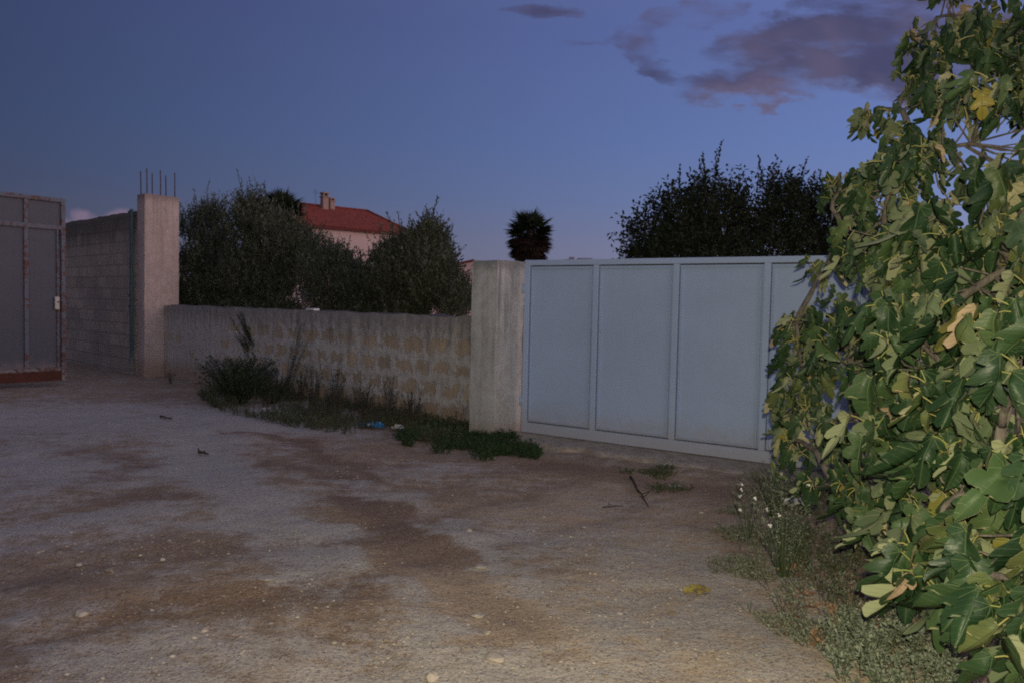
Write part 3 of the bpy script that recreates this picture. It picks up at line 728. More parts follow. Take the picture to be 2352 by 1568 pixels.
def sample_lobes(lobes, n, shell=0.4, gap=None, seed=0):
    """lobes: (centre, (rx, ry, rz)); points in the union with density proportional to volume, biased to the shell"""
    vol = np.array([l[1][0] * l[1][1] * l[1][2] for l in lobes]) ** 0.8; vol /= vol.sum()
    out = []; outn = []
    while len(out) < n:
        k = rng.choice(len(lobes), p=vol); c, r = np.array(lobes[k][0]), np.array(lobes[k][1])
        u = unit(rng.normal(size=3)); t = rng.random() ** shell
        p = c + u * r * t
        if p[2] < 0.03: continue
        if gap and noise.noise(Vector((p * gap[0] + seed).tolist())) < gap[1]: continue
        out.append(p); outn.append(unit(u / r))
    return np.array(out), np.array(outn)

def crown(mb, lobes, n, per, slen, L, W, up=0.4, out=1.0, jit=0.5, shell=0.4, gap=None, seed=0, spread=0.9, mi=0, twig=None, fold=0.25, hang=0.0):
    P, O = sample_lobes(lobes, n, shell, gap, seed)
    D = unit(O * out + np.array([0, 0, up]) + rng.normal(size=(n, 3)) * jit)
    sl = slen * rng.uniform(0.6, 1.4, n)
    rs = rng.random(n)
    for k in range(per):
        t = (k + rng.random(n)) / per
        B = P + D * (sl * t)[:, None]
        side = unit(np.cross(D, rng.normal(size=(n, 3))))
        LD = unit(D * 0.6 + side * spread + np.array([0, 0, -hang]))
        NN = unit(rng.normal(size=(n, 3)) + np.array([0, 0, 1.0]))
        leaves(mb, B, LD, NN, L * rng.uniform(0.7, 1.25, n), W * rng.uniform(0.75, 1.2, n), mi, fold, rnd=np.clip(rs * 0.7 + rng.random(n) * 0.3, 0, 1))
    if twig:
        for i in range(0, n, twig[1]):
            a = P[i]; e = P[i] + D[i] * sl[i]
            mb.tube([tuple(a), tuple((a + e) / 2 + rng.normal(size=3) * 0.01), tuple(e)], [twig[0], twig[0] * .8, twig[0] * .5], 3, 1, False)

def limb(a, b, sag=0.0, n=7, wob=0.06):
    a = Vector(a); b = Vector(b); L = (b - a).length; pts = []
    s = random.random() * 50
    for i in range(n + 1):
        t = i / n; p = a.lerp(b, t); w = math.sin(math.pi * t) * wob * L
        p += Vector((noise.noise(Vector((s, t * 2, 0))), noise.noise(Vector((s, t * 2, 9))), noise.noise(Vector((s, t * 2, 21))))) * w * 2 + Vector((0, 0, sag * math.sin(math.pi * t)))
        pts.append(p)
    return pts

def bark(c1, c2):
    def fn(nt):
        P = nt.coord('Object'); n = nt.noise(nt.map(P, (1, 1, 0.3)), 25, 5, 0.7)
        return nt.mix(nt.smooth(n, 0.3, 0.7), c1, c2), n, 0.01
    return fn
def leafmat(name, cols, rough=0.6, spec=0.3):
    def fn(nt):
        rp = nt.new('ShaderNodeValToRGB'); els = rp.color_ramp.elements
        while len(els) < len(cols): els.new(0.5)
        for i, e in enumerate(els): e.position = i / max(1, len(cols) - 1)
        for e, (p, c) in zip(els, cols): e.color = (*c, 1)
        for i, (p, c) in enumerate(cols): els[i].position = p
        nt.put(rp.inputs[0], nt.attr('rnd'))
        return rp.outputs[0], None, 0
    return mat(name, fn, rough, spec)
M_bark_olive = mat('olive_bark', bark((0.05, 0.045, 0.04), (0.16, 0.14, 0.12)))
M_olive = leafmat('olive_leaf', [(0, (0.026, 0.034, 0.018)), (0.5, (0.056, 0.068, 0.036)), (0.8, (0.105, 0.115, 0.068)), (1, (0.20, 0.205, 0.145))], 0.6)
M_citrus = leafmat('dark_leaf', [(0, (0.012, 0.015, 0.010)), (0.6, (0.024, 0.033, 0.017)), (0.90, (0.040, 0.048, 0.022)), (1, (0.085, 0.052, 0.020))], 0.65, 0.15)

def tree(name, label, cat, base, lobes, lmat, bmat, n, per, slen, L, W, group=None, trunk_r=0.11, spikes=0, **kw):
    root = empty(name, (base[0], base[1], 0)); tag(root, label, cat, group)
    b = Vector((base[0], base[1], 0))
    rel = [((c[0] - b.x, c[1] - b.y, c[2]), r) for c, r in lobes]
    mb = MB(); top = Vector((rng.normal() * .08, rng.normal() * .08, min(c[2] for c, r in rel) * 0.55 + 0.25))
    mb.tube(limb((0, 0, -0.15), top, n=5), [trunk_r * 1.25, trunk_r * 1.1, trunk_r, trunk_r * .95, trunk_r * .9, trunk_r * .85], 10)
    mb.build('trunk', bmat, root)
    mb = MB()
    for c, r in rel:
        c = Vector(c); pts = limb(top - Vector((0, 0, 0.05)), c, n=6, wob=0.12)
        mb.tube(pts, [trunk_r * .6 * (1 - 0.75 * i / 6) for i in range(7)], 6)
        for _ in range(4):
            e = c + Vector(unit(rng.normal(size=3)) * np.array(r) * 0.8)
            s_ = pts[rng.integers(3, 6)]
            mb.tube(limb(s_, e, n=4, wob=0.1), [trunk_r * .22, trunk_r * .17, trunk_r * .13, trunk_r * .09, trunk_r * .05], 4)
    mb.build('branches', bmat, root)
    mb = MB(); crown(mb, rel, n, per, slen, L, W, twig=(0.005, 6), **kw)
    if spikes:
        tops = [l for l in rel]
        P, O = sample_lobes(tops, spikes * 6, 0.12)
        P = P[O[:, 2] > 0.45][:spikes]; n_ = len(P); D = unit(np.array([0, 0, 1.0]) + rng.normal(size=(n_, 3)) * .22); ln_ = rng.uniform(.35, .85, n_)
        for k in range(26):
            t = (k + rng.random(n_)) / 26; B = P + D * (ln_ * t)[:, None]
            leaves(mb, B, unit(D * .9 + rng.normal(size=(n_, 3)) * .45), rng.normal(size=(n_, 3)), L * (1.1 - .4 * t), W, 0, .25)
        for a_, d_, l_ in zip(P, D, ln_): mb.tube([tuple(a_ - d_ * .3), tuple(a_ + d_ * l_)], [.006, .002], 3, 1, False)
    mb.build('crown', [lmat, bmat], root)
    return root

def lobe(px, py, Y, rx, ry, dep):
    c = at(px, py, Y); return ((c.x, c.y, c.z), (rx / F * Y, dep, ry / F * Y))

# ------------------------------------------------------------------ olive trees behind the low wall
OL = 'olive trees in a row behind the low wall'
ol = [
 ('bushy olive tree immediately right of the pink pillar', (-7.3, 19.4), [lobe(475, 560, 19.2, 62, 72, 0.9), lobe(505, 640, 18.8, 85, 75, 1.1), lobe(440, 650, 19.6, 70, 80, 1.0), lobe(490, 515, 19.2, 25, 38, 0.4)], 1500),
 ('olive tree with the tallest spiky shoots, left of the red roofed house', (-5.6, 18.0), [lobe(582, 540, 18, 50, 72, 0.8), lobe(640, 580, 17.7, 60, 75, 1.0), lobe(600, 650, 18, 85, 70, 1.1), lobe(682, 575, 18.2, 36, 62, 0.7), lobe(578, 480, 18, 16, 36, 0.3)], 1900),
 ('low olive tree in front of the pink house wall', (-3.7, 16.8), [lobe(762, 655, 16.6, 72, 58, 1.0), lobe(785, 625, 16.6, 28, 40, 0.5), lobe(725, 600, 17, 32, 45, 0.6), lobe(855, 678, 16.2, 80, 62, 1.0), lobe(905, 640, 16.2, 26, 36, .5)], 1500),
 ('broad olive tree next to the grey pillar', (-1.9, 15.3), [lobe(962, 612, 15.3, 48, 56, 0.8), lobe(990, 655, 15, 58, 72, 0.9), lobe(925, 650, 15.4, 65, 78, 0.9), lobe(990, 572, 15.3, 28, 42, 0.4), lobe(905, 652, 15.6, 40, 45, 0.6), lobe(1042, 705, 14.8, 34, 55, 0.7)], 2300),
]
for lab, base, lobes, n in ol:
    low = [((c[0] * 1.0, c[1], 0.75), (r[0] * 1.15, r[1], 0.75)) for c, r in lobes if r[0] > 0.55]
    tree('olive_tree', lab, 'olive tree', base, lobes + low, M_olive, M_bark_olive, int(n * 2.8), 10, 0.36, 0.095, 0.026, OL, up=1.3, out=0.5, jit=0.30, shell=0.40, gap=(1.7, -0.20), spread=0.50, spikes=(20 if 'low' in lab else 110))

# ------------------------------------------------------------------ dark trees behind the steel gate
DT = 'dark trees behind the steel gate'
tree('dark_tree', 'dark leafy tree rising behind the gate, the left one of two', 'tree', (4.2, 13.6),
     [lobe(1492, 560, 13.4, 48, 60, 0.6), lobe(1560, 530, 13.4, 66, 80, 0.8), lobe(1640, 492, 13.5, 62, 78, 0.8), lobe(1600, 600, 13.2, 130, 80, 0.9), lobe(1530, 640, 13.2, 90, 60, 0.8), lobe(1640, 435, 13.5, 26, 34, 0.35)],
     M_citrus, M_bark_olive, 2500, 7, 0.34, 0.085, 0.042, DT, up=0.5, out=0.8, jit=0.5, shell=0.42, gap=(2.2, -0.10), spikes=10, trunk_r=0.09)
tree('dark_tree', 'dark leafy tree behind the gate whose right side reaches the fig leaves', 'tree', (6.2, 13.9),
     [lobe(1730, 492, 13.7, 60, 78, 0.8), lobe(1745, 446, 13.7, 30, 32, 0.35), lobe(1815, 500, 13.8, 55, 70, 0.8), lobe(1890, 525, 13.6, 70, 80, 0.8), lobe(1780, 600, 13.4, 140, 80, 0.9), lobe(1850, 462, 13.8, 30, 30, 0.35), lobe(1950, 600, 13.8, 80, 90, 0.8)],
     M_citrus, M_bark_olive, 2800, 7, 0.34, 0.085, 0.042, DT, up=0.5, out=0.8, jit=0.5, shell=0.42, gap=(2.2, -0.10), spikes=10, trunk_r=0.09)

# ------------------------------------------------------------------ fan palms
M_palm = leafmat('palm_frond', [(0, (0.010, 0.018, 0.010)), (1, (0.030, 0.045, 0.020))], 0.55)
M_palmdead = leafmat('dead_palm_frond', [(0, (0.025, 0.016, 0.011)), (1, (0.075, 0.042, 0.026))], 0.85)
M_palmbark = mat('palm_bark', bark((0.04, 0.03, 0.025), (0.11, 0.08, 0.06)))
def frond(mb, o, d, plen, flen, seg=13, rnd=0.5, hang=0.25):
    o = Vector(o); d = Vector(d).normalized()
    e = o + d * plen + Vector((0, 0, -hang * plen * .4))
    mb.tube([o, o.lerp(e, .5) + Vector((0, 0, .03)), e], [0.02, 0.015, 0.012], 4, 0, False, rnd)
    side = d.cross(Vector((0, 0, 1)))
    side = side.normalized() if side.length > .05 else Vector((1, 0, 0))
    nrm = side.cross(d).normalized()
    B, D, N, L = [], [], [], []
    for k in range(seg):
        a = (k / (seg - 1) - .5) * 2 * 1.45
        q = (d * math.cos(a) + side * math.sin(a) + nrm * 0.12 * math.cos(2 * a))
        q = q + Vector((0, 0, -hang * (0.4 + 0.5 * abs(a))))
        B.append(e); D.append(q); N.append(nrm); L.append(flen * (1 - 0.22 * abs(a) / 1.45) * random.uniform(.9, 1.05))
    leaves(mb, np.array(B), np.array(D), np.array(N), np.array(L), flen * 0.15, 0, 0.3, rnd=np.full(seg, rnd))
def palm(label, x, y, hc, R, dead=34, live=46, trunk=0.2, grp='fan palms in the distance'):
    root = empty('fan_palm', (x, y, 0)); tag(root, label, 'palm tree', grp)
    mb = MB(); mb.tube([(0, 0, -.2), (0.05, 0, hc * .3), (0, 0.04, hc * .7), (0, 0, hc)], [trunk * 1.3, trunk, trunk * .9, trunk * .95], 12); mb.build('trunk', M_palmbark, root)
    mb = MB(); random.seed(5)
    for k in range(live):
        el = math.asin(random.uniform(-0.35, 1.0)); az = k * 2.399
        frond(mb, (0, 0, hc - 0.05 * k / live), (math.cos(az) * math.cos(el), math.sin(az) * math.cos(el), math.sin(el)), R * random.uniform(.34, .48), R * random.uniform(.44, .60), rnd=random.random())
    mb.build('crown', M_palm, root)
    mb = MB()
    for k in range(dead):
        el = random.uniform(-0.85, 0.15); az = k * 2.399; z = hc - random.uniform(0.0, R * .95)
        frond(mb, (0, 0, z), (math.cos(az) * math.cos(el), math.sin(az) * math.cos(el), math.sin(el)), R * .36 * (1.05 - .22 * (hc - z) / R), R * .56 * (1.15 - .25 * (hc - z) / R), rnd=random.random(), hang=.35)
    mb.build('dead_fronds', M_palmdead, root)
p = at(1217, 535, 56); palm('lone round headed fan palm with shaggy brown skirt, standing above the grey pillar', p.x, p.y, p.z + 0.25, 2.0, dead=120, live=52)
p = at(646, 480, 50); palm('dark fan palm touching the left end of the red roof', p.x, p.y, p.z, 1.75, dead=20, live=60)

# ------------------------------------------------------------------ houses
M_pink = mat('pink_plaster', lambda nt: (nt.mix(nt.noise(nt.coord('Object'), 0.8, 4), (0.50, 0.36, 0.32), (0.60, 0.45, 0.40)), None, 0), 0.9)
def tiles(nt):
    P = nt.coord('Object'); x, y, z = nt.sep(P)[:3]
    w = nt.m('SINE', nt.m('MULTIPLY', x, 2 * math.pi / 0.25)); r = nt.m('FRACT', nt.m('MULTIPLY', z, 1 / 0.19))
    n = nt.noise(P, 3.0, 4, 0.7)
    c = nt.mix(nt.smooth(n, 0.3, 0.7), (0.22, 0.048, 0.032), (0.33, 0.078, 0.048))
    return c, nt.m('ADD', w, r), 0.05
M_tile = mat('red_roof_tiles', tiles, 0.9)
M_fascia = mat('dark_red_fascia', lambda nt: (nt.mix(nt.noise(nt.coord('Object'), 4, 3), (0.10, 0.022, 0.018), (0.15, 0.035, 0.03)), None, 0), 0.8)
M_brick = mat('chimney_plaster', lambda nt: (nt.mix(nt.noise(nt.coord('Object'), 5, 4), (0.24, 0.17, 0.14), (0.42, 0.28, 0.23)), None, 0), 0.9)
M_shut = mat('dark_shutter', lambda nt: (nt.mix(nt.noise(nt.coord('Object'), 6, 3), (0.03, 0.035, 0.03), (0.06, 0.06, 0.05)), None, 0), 0.6)

a = at(700, 516, 64); b = at(952, 540, 70.8)
a0 = Vector((a.x, a.y, 0)); b0 = Vector((b.x, b.y, 0)); dd = (b0 - a0).normalized()
a0 = a0 - dd * 2.6; HL = (b0 - a0).length; eave = (a.z + b.z) / 2
house = empty('red_roofed_house', tuple(a0), math.atan2(dd.y, dd.x))
tag(house, 'pink two storey house with a red hipped tile roof beyond the olive trees', 'house')
HD = 7.5; ov = 0.45; rh = 2.15
mb = MB(); mb.box(ov, HL - ov, ov, HD - ov, -0.2, eave); mb.build('wall', M_pink, house)
mb = MB()
e0 = eave + .10
R0 = (3.1, HD / 2, eave + rh); R1 = (HL - 2.7, HD / 2, eave + rh)
v = [(0, 0, e0), (HL, 0, e0), (HL, HD, e0), (0, HD, e0), R0, R1, (0, 0, e0 - .04), (HL, 0, e0 - .04), (HL, HD, e0 - .04), (0, HD, e0 - .04)]
mb.add(v, [(0, 1, 5, 4), (1, 2, 5), (2, 3, 4, 5), (3, 0, 4), (6, 9, 8, 7), (0, 6, 7, 1), (1, 7, 8, 2), (2, 8, 9, 3), (3, 9, 6, 0)])
for q in ((R0, R1), ((0, 0, e0), R0), ((HL, 0, e0), R1)): mb.tube([Vector(q[0]) + Vector((0, 0, .03)), Vector(q[1]) + Vector((0, 0, .03))], 0.09, 6)
roof = mb.build('roof', M_tile, house)
mb = MB(); mb.box(0.04, HL - .04, .04, HD - .04, eave - 0.16, eave + 0.058); mb.build('eave', M_fascia, roof)
pw_ = Vector((-dd.y, dd.x, 0))
def px_of(lx): q_ = CM.inverted() @ (a0 + dd * lx + pw_ * HD / 2 + Vector((0, 0, eave + rh))); return 1176 + F * q_.x / -q_.z
ch_x = min((k * .05 for k in range(200)), key=lambda v_: abs(px_of(v_) - 742))
for (cx, cy, w_, h_) in ((ch_x, HD / 2 - 0.3, 0.55, 1.15), (ch_x + 0.72, HD / 2 - 0.2, 0.45, 0.75)):
    mb = MB(); zt = eave + rh
    mb.bevbox(cx - w_ / 2, cx + w_ / 2, cy - w_ / 2, cy + w_ / 2, zt - .8, zt + h_ * .62, .02); mb.bevbox(cx - w_ / 2 - .07, cx + w_ / 2 + .07, cy - w_ / 2 - .07, cy + w_ / 2 + .07, zt + h_ * .62 + .002, zt + h_ * .70, .01)
    for sx in (-1, 1): mb.box(cx + sx * w_ * .36 - .05, cx + sx * w_ * .36 + .05, cy - w_ / 2, cy + w_ / 2, zt + h_ * .70 + .001, zt + h_ * .9)
    mb.bevbox(cx - w_ / 2 - .05, cx + w_ / 2 + .05, cy - w_ / 2 - .05, cy + w_ / 2 + .05, zt + h_ * .9 + .002, zt + h_, .01)
    mb.build('chimney', M_brick, roof)
mb = MB(); mb.tube([(ch_x - .7, HD / 2, eave + rh - .2), (ch_x - .7, HD / 2, eave + rh + 1.4)], .015, 5)
for k in range(4): mb.tube([(ch_x - .95, HD / 2, eave + rh + 1.3 - k * .1), (ch_x - .45, HD / 2, eave + rh + 1.3 - k * .1)], .008, 4)
mb.build('antenna', M_dark, roof)
for wx_ in (2.6, 6.2):
    for wz in (1.4, 4.6):
        mb = MB(); mb.bevbox(wx_, wx_ + 1.0, ov - .05, ov - .004, wz, wz + 1.35, .01); wn = mb.build('window', M_shut, house)
        mb = MB(); mb.bevbox(wx_ - .08, wx_ + 1.08, ov - .14, ov - .052, wz - .10, wz - .002, .01); mb.build('sill', M_brick, wn)

a = at(1030, 612, 55); b = at(1087, 592, 52)
sh = empty('small_pink_building', (a.x, a.y, 0), 0.1)
tag(sh, 'small salmon pink outbuilding with a dark roof edge peeking out left of the grey pillar', 'building')
hz_ = b.z
mb = MB()
v = [(-2.4, 0, -.2), (1.70, 0, -.2), (1.70, 5, -.2), (-2.4, 5, -.2), (-2.4, 0, hz_ - 1.1), (1.70, 0, hz_ - .1), (1.70, 5, hz_ - .1), (-2.4, 5, hz_ - 1.1)]
mb.add(v, [(0, 1, 5, 4), (1, 2, 6, 5), (2, 3, 7, 6), (3, 0, 4, 7), (4, 5, 6, 7)]); mb.build('wall', M_pink, sh)
mb = MB()
v = [(-2.7, -.3, hz_ - 1.16), (1.78, -.3, hz_ - .07), (1.78, 5.3, hz_ - .07), (-2.7, 5.3, hz_ - 1.16)]
v = v + [(x, y, z + .14) for x, y, z in v]
mb.add(v, [(0, 3, 2, 1), (4, 5, 6, 7), (0, 1, 5, 4), (1, 2, 6, 5), (2, 3, 7, 6), (3, 0, 4, 7)]); mb.build('roof', M_fascia, sh)

# apartment block far away
M_far = mat('far_plaster', lambda nt: (nt.mix(nt.noise(nt.coord('Object'), .3, 3), (0.22, 0.20, 0.24), (0.32, 0.29, 0.32)), None, 0), 0.9)
a = at(1299, 592, 400); b = at(1365, 592, 400)
ap = empty('apartment_building', (a.x, a.y, 0)); tag(ap, 'tiny flat roofed apartment block on the horizon above the gate', 'building')
w_ = b.x - a.x
mb = MB(); mb.box(0, w_, 0, 10, -1, a.z - .8); mb.box(w_ * .15, w_ * .32, 2, 6, a.z - .799, a.z + .5); mb.box(w_ * .45, w_ * .95, 1, 8, a.z - .798, a.z); mb.build('wall', M_far, ap)
for fl_ in range(1, 8):
    for k in range(5):
        x = w_ * (.06 + .19 * k); mb = MB(); mb.box(x, x + 1.4, -.06, -.004, 3.0 * fl_ + .9, 3.0 * fl_ + 2.3)
        if 3.0 * fl_ + 2.4 < a.z - 1: mb.build('window', M_shut, ap)
# far line of shrubs and trees on the horizon: one mass
mb = MB(); lobes = []
for k in range(150):
    x = -150 + 300 * (k + rng.random()) / 150; y = 150 + rng.random() * 30
    h = rng.uniform(3, 5.5); lobes.append(((x, y, h * .5), (rng.uniform(2, 4), 2.0, h * .55)))
crown(mb, lobes, 5000, 3, 0.8, 0.7, 0.45, up=.4, shell=.3)
o = mb.build('far_tree_line', [M_citrus, M_bark_olive]); tag(o, 'far off line of dark trees along the horizon', 'tree line', kind='stuff')

# ------------------------------------------------------------------ the fig tree in the flash light
half = [(0.035, -0.02, 0.0), (0.13, -0.10, 0.0), (0.26, -0.08, 0.03), (0.36, 0.04, 0.10), (0.36, 0.16, 0.17), (0.27, 0.24, 0.24), (0.33, 0.32, 0.31), (0.44, 0.46, 0.40), (0.45, 0.58, 0.46),
        (0.35, 0.61, 0.50), (0.24, 0.54, 0.53), (0.155, 0.51, 0.56), (0.17, 0.60, 0.64), (0.225, 0.72, 0.73), (0.21, 0.85, 0.83), (0.12, 0.96, 0.93), (0.0, 1.03, 1.03)]
def fig_leaf_variant(r):
    """a lobed fig leaf, upper and lower skin 1.5 mm apart; x across, y along, z up"""
    wsc = r.uniform(0.50, 0.86); lob = r.uniform(0.6, 1.25); simple = r.random() < 0.3
    P = []; 
    for s_ in (1, -1):
        for (x, y, my) in half:
            x2, y2 = x, y
            if simple:      # a broad heart shaped leaf with shallow lobes
                x2 = x + (0.40 * math.sin(math.pi * min(1, max(0, (my + .1) / 1.1))) - x) * 0.65
            else:
                sinus = math.exp(-((my - .24) / .05) ** 2) + math.exp(-((my - .545) / .05) ** 2)
                x2 *= 1 - 0.42 * (lob - .35) * sinus
            x2 *= wsc * (1 + r.uniform(-.08, .08)); y2 += r.uniform(-.015, .015)
            for t in (1.0, 0.5):
                P.append((s_ * x2 * t, my + (y2 - my) * t))
    mid = [(0.0, my) for (_, _, my) in half]
    n = len(half); uv = np.array(P + mid)
    kd, kf, kr = r.uniform(0.2, 1.3), r.uniform(-1.2, 1.0), r.uniform(0.02, 0.06)
    ph = r.uniform(0, 6, 3); tw = r.uniform(-0.5, 0.5)
    x, y = uv[:, 0], uv[:, 1]
    curl = r.uniform(0.0, 0.5)
    z = -kd * np.maximum(y, 0) ** 2 * 0.6 + kf * np.abs(x) * 1.0 - curl * x ** 2 * 2.2 + kr * np.sin(9 * x + ph[0]) * np.cos(8 * y + ph[1]) + tw * x * y
    # veins press the blade down a little
    co = np.stack([x * (1 - 0.15 * abs(kf)), y * (1 - kd * 0.18), z], 1)
    F_ = []
    for s_ in (0, 1):
        o = s_ * 2 * n
        for i in range(n - 1):
            a, b = o + 2 * i, o + 2 * i + 2; ah, bh = a + 1, b + 1; m0, m1 = 4 * n + i, 4 * n + i + 1
            q = [(m0, ah, bh, m1), (ah, a, b, bh)]
            F_ += q if s_ == 0 else [t[::-1] for t in q]
    F_ = [t for f in F_ for t in ((f[0], f[1], f[2]), (f[0], f[2], f[3]))]
    K = len(co)
    # normals for the offset of the lower skin
    nr = np.zeros_like(co)
    for f in F_:
        p0, p1, p2 = co[f[0]], co[f[1]], co[f[2]]
        nn = np.cross(p1 - p0, p2 - p0); l = np.linalg.norm(nn)
        if l > 1e-9:
            for i in f: nr[i] += nn / l
    nr = unit(nr)
    co2 = np.concatenate([co, co - nr * 0.005])
    F2 = F_ + [tuple(i + K for i in f[::-1]) for f in F_]
    return co2, F2, [0] * len(F_) + [1] * len(F_), np.concatenate([uv, uv])
rv = np.random.default_rng(3)
VAR = [fig_leaf_variant(rv) for _ in range(26)]
VARF = [np.array(v[1]) for v in VAR]

def vein(nt):
    uv = nt.new('ShaderNodeUVMap').outputs[0]; x, y = nt.sep(uv)[:2]
    r = nt.m('SQRT', nt.m('ADD', nt.m('MULTIPLY', x, x), nt.m('MULTIPLY', y, y)))
    a = nt.m('ABSOLUTE', nt.m('ARCTAN2', x, y))
    v = nt.m('MULTIPLY', r, nt.m('ABSOLUTE', nt.m('SINE', nt.m('PINGPONG', a, 0.36))))   # main veins at 0, 0.72, 1.44
    main = nt.smooth(v, 0.004, 0.016, 1.0, 0.0)
    w = nt.m('ABSOLUTE', nt.m('SUBTRACT', nt.m('FRACT', nt.m('MULTIPLY', nt.m('SUBTRACT', y, nt.m('MULTIPLY', nt.m('ABSOLUTE', x), 0.55)), 8.5)), 0.5))
    sub = nt.smooth(w, 0.02, 0.09, 1.0, 0.0)
    return nt.m('MAXIMUM', main, nt.m('MULTIPLY', sub, 0.35))
def fig_top(nt):
    rn = nt.attr('rnd'); v = vein(nt); P = nt.coord('Object')
    rp = nt.new('ShaderNodeValToRGB'); e = rp.color_ramp.elements
    cols = [(0, (0.013, 0.036, 0.015)), (0.55, (0.027, 0.062, 0.023)), (0.85, (0.058, 0.104, 0.038)), (0.980, (0.135, 0.155, 0.055)), (0.988, (0.27, 0.23, 0.04)), (1.0, (0.34, 0.26, 0.05))]
    while len(e) < len(cols): e.new(.5)
    for i, (p, c) in enumerate(cols): e[i].position = p
    for i, (p, c) in enumerate(cols): e[i].position = p; e[i].color = (*c, 1)
    nt.put(rp.inputs[0], rn)
    n = nt.noise(P, 14, 4, 0.65)
    c = nt.mix(nt.m('MULTIPLY', v, 0.5), rp.outputs[0], (0.13, 0.19, 0.08))
    c = nt.mix(nt.m('MULTIPLY', nt.smooth(n, 0.6, 0.8), 0.3), c, (0.08, 0.085, 0.035))
    c = nt.mix(nt.m('MULTIPLY', nt.smooth(nt.noise(P, 60, 3), 0.66, 0.72), 0.5), c, (0.12, 0.07, 0.03))
    return c, nt.m('ADD', nt.m('MULTIPLY', v, -1.0), nt.m('MULTIPLY', nt.noise(P, 90, 2), 0.5)), 0.002, nt.m('MULTIPLY_ADD', n, 0.35, 0.28)
def fig_under(nt):
    rn = nt.attr('rnd'); v = vein(nt); P = nt.coord('Object')
    rp = nt.new('ShaderNodeValToRGB'); e = rp.color_ramp.elements
    cols = [(0, (0.075, 0.115, 0.060)), (0.45, (0.165, 0.205, 0.112)), (0.80, (0.31, 0.335, 0.190)), (0.93, (0.43, 0.39, 0.22)), (1.0, (0.44, 0.30, 0.20))]
    while len(e) < len(cols): e.new(.5)
    for i, (p, c) in enumerate(cols): e[i].position = p
    for i, (p, c) in enumerate(cols): e[i].position = p; e[i].color = (*c, 1)
    nt.put(rp.inputs[0], rn)
    c = nt.mix(nt.m('MULTIPLY', v, 0.5), rp.outputs[0], (0.33, 0.33, 0.20))
    c = nt.mix(nt.m('MULTIPLY', nt.smooth(nt.noise(P, 12, 4), 0.55, 0.78), 0.35), c, (0.26, 0.20, 0.10))
    return c, nt.m('MULTIPLY', v, 1.0), 0.003
M_ftop = mat('fig_leaf_upper', fig_top, 0.62, 0.3)
M_funder = mat('fig_leaf_under', fig_under, 0.85, 0.15)
M_petiole = mat('fig_petiole', lambda nt: (nt.mix(nt.attr('rnd'), (0.27, 0.30, 0.09), (0.40, 0.36, 0.13)), None, 0), 0.5)
M_figbark = mat('fig_bark', bark((0.09, 0.08, 0.07), (0.24, 0.21, 0.18)), 0.85)

def put_leaf(mb, base, d, nrm, size, rnd, vi):
    d = d / np.linalg.norm(d); x = np.cross(d, nrm); x /= max(np.linalg.norm(x), 1e-6); n = np.cross(x, d)
    co, F_, mi, uv = VAR[vi]
    R = np.stack([x, d, n], 0)
    w = (co * size) @ R + base
    b = mb.n; mb.v.append(w.astype(np.float32)); mb.n += len(w)
    mb.f += (VARF[vi] + b).tolist(); mb.mi += mi; mb.sm += [True] * len(F_)
    mb.rnd.append(np.full(len(w), rnd, np.float32)); mb.uv[b] = uv.astype(np.float32)

FIGB = Vector((2.42, 4.15, 0.05))
FL = [  # px, py, distance ahead, rx, ry, depth
    (2260, 120, 5.4, 175, 150, .7, 1.0), (2150, 40, 5.6, 70, 80, .4, 1.1), (2120, 190, 5.4, 60, 70, .35, 1.0), (2230, 330, 4.7, 190, 150, .6, 1.2), (2090, 300, 5.2, 85, 90, .4, 1), (2040, 420, 5.1, 110, 100, .5, 1.1), (1935, 425, 5.7, 48, 42, .3, .9), (2010, 250, 5.6, 35, 55, .25, .6),
    (2200, 560, 4.4, 180, 150, .6, 1.2), (2030, 560, 4.9, 105, 110, .5, 1.1), (1905, 612, 5.7, 58, 42, .3, 1.1), (2130, 740, 4.2, 190, 160, .6, 1.2), (1950, 780, 5.2, 90, 120, .5, 1.1),
    (1825, 735, 6.0, 42, 40, .25, 1), (1845, 840, 5.8, 62, 70, .35, 1.1), (1850, 960, 5.7, 70, 80, .35, 1.1), (1815, 1010, 5.6, 40, 45, .25, 1), (1960, 960, 4.9, 110, 130, .5, 1.2), (2150, 950, 3.9, 170, 150, .5, 1.2), (1920, 1110, 4.9, 75, 75, .35, 1.1),
    (2050, 1120, 4.1, 120, 110, .4, 1.2), (2230, 1130, 3.4, 150, 140, .4, 1.2), (2140, 1260, 3.4, 105, 80, .3, 1.1), (2270, 1320, 2.9, 115, 110, .3, 1.1), (2350, 1450, 2.7, 75, 80, .25, 1), (2360, 760, 3.3, 130, 160, .4, 1), (2340, 960, 3.0, 120, 150, .35, 1),
    (2450, 1200, 2.9, 140, 200, .4, 1), (2480, 600, 3.9, 160, 300, .7, .8), (2420, 100, 5.2, 160, 200, .7, .8)]
fig = empty('fig_tree', tuple(FIGB)); tag(fig, 'large fig tree with big lobed leaves filling the right side', 'fig tree')
rf = np.random.default_rng(29); random.seed(29)
limbs = []
mbT = MB(); mbB = MB()
FB = np.array(FIGB)
root_top = Vector((0.05, 0.05, 0.35))
mbT.tube(limb((0, 0, -0.25), root_top, n=4, wob=.1), [0.10, 0.095, 0.085, 0.08, 0.075], 10)
mbT.tube(limb((-0.22, -0.35, -0.2), (-0.42, -0.55, 0.75), n=5, wob=.12), [0.035, 0.033, 0.03, 0.027, 0.025, 0.02], 8)
mbT.tube(limb((0.10, -0.55, -0.2), (0.05, -0.95, 0.6), n=5, wob=.15), [0.028, 0.026, 0.024, 0.022, 0.02, 0.016], 8)
mbT.build('trunk', M_figbark, fig)
lb = []
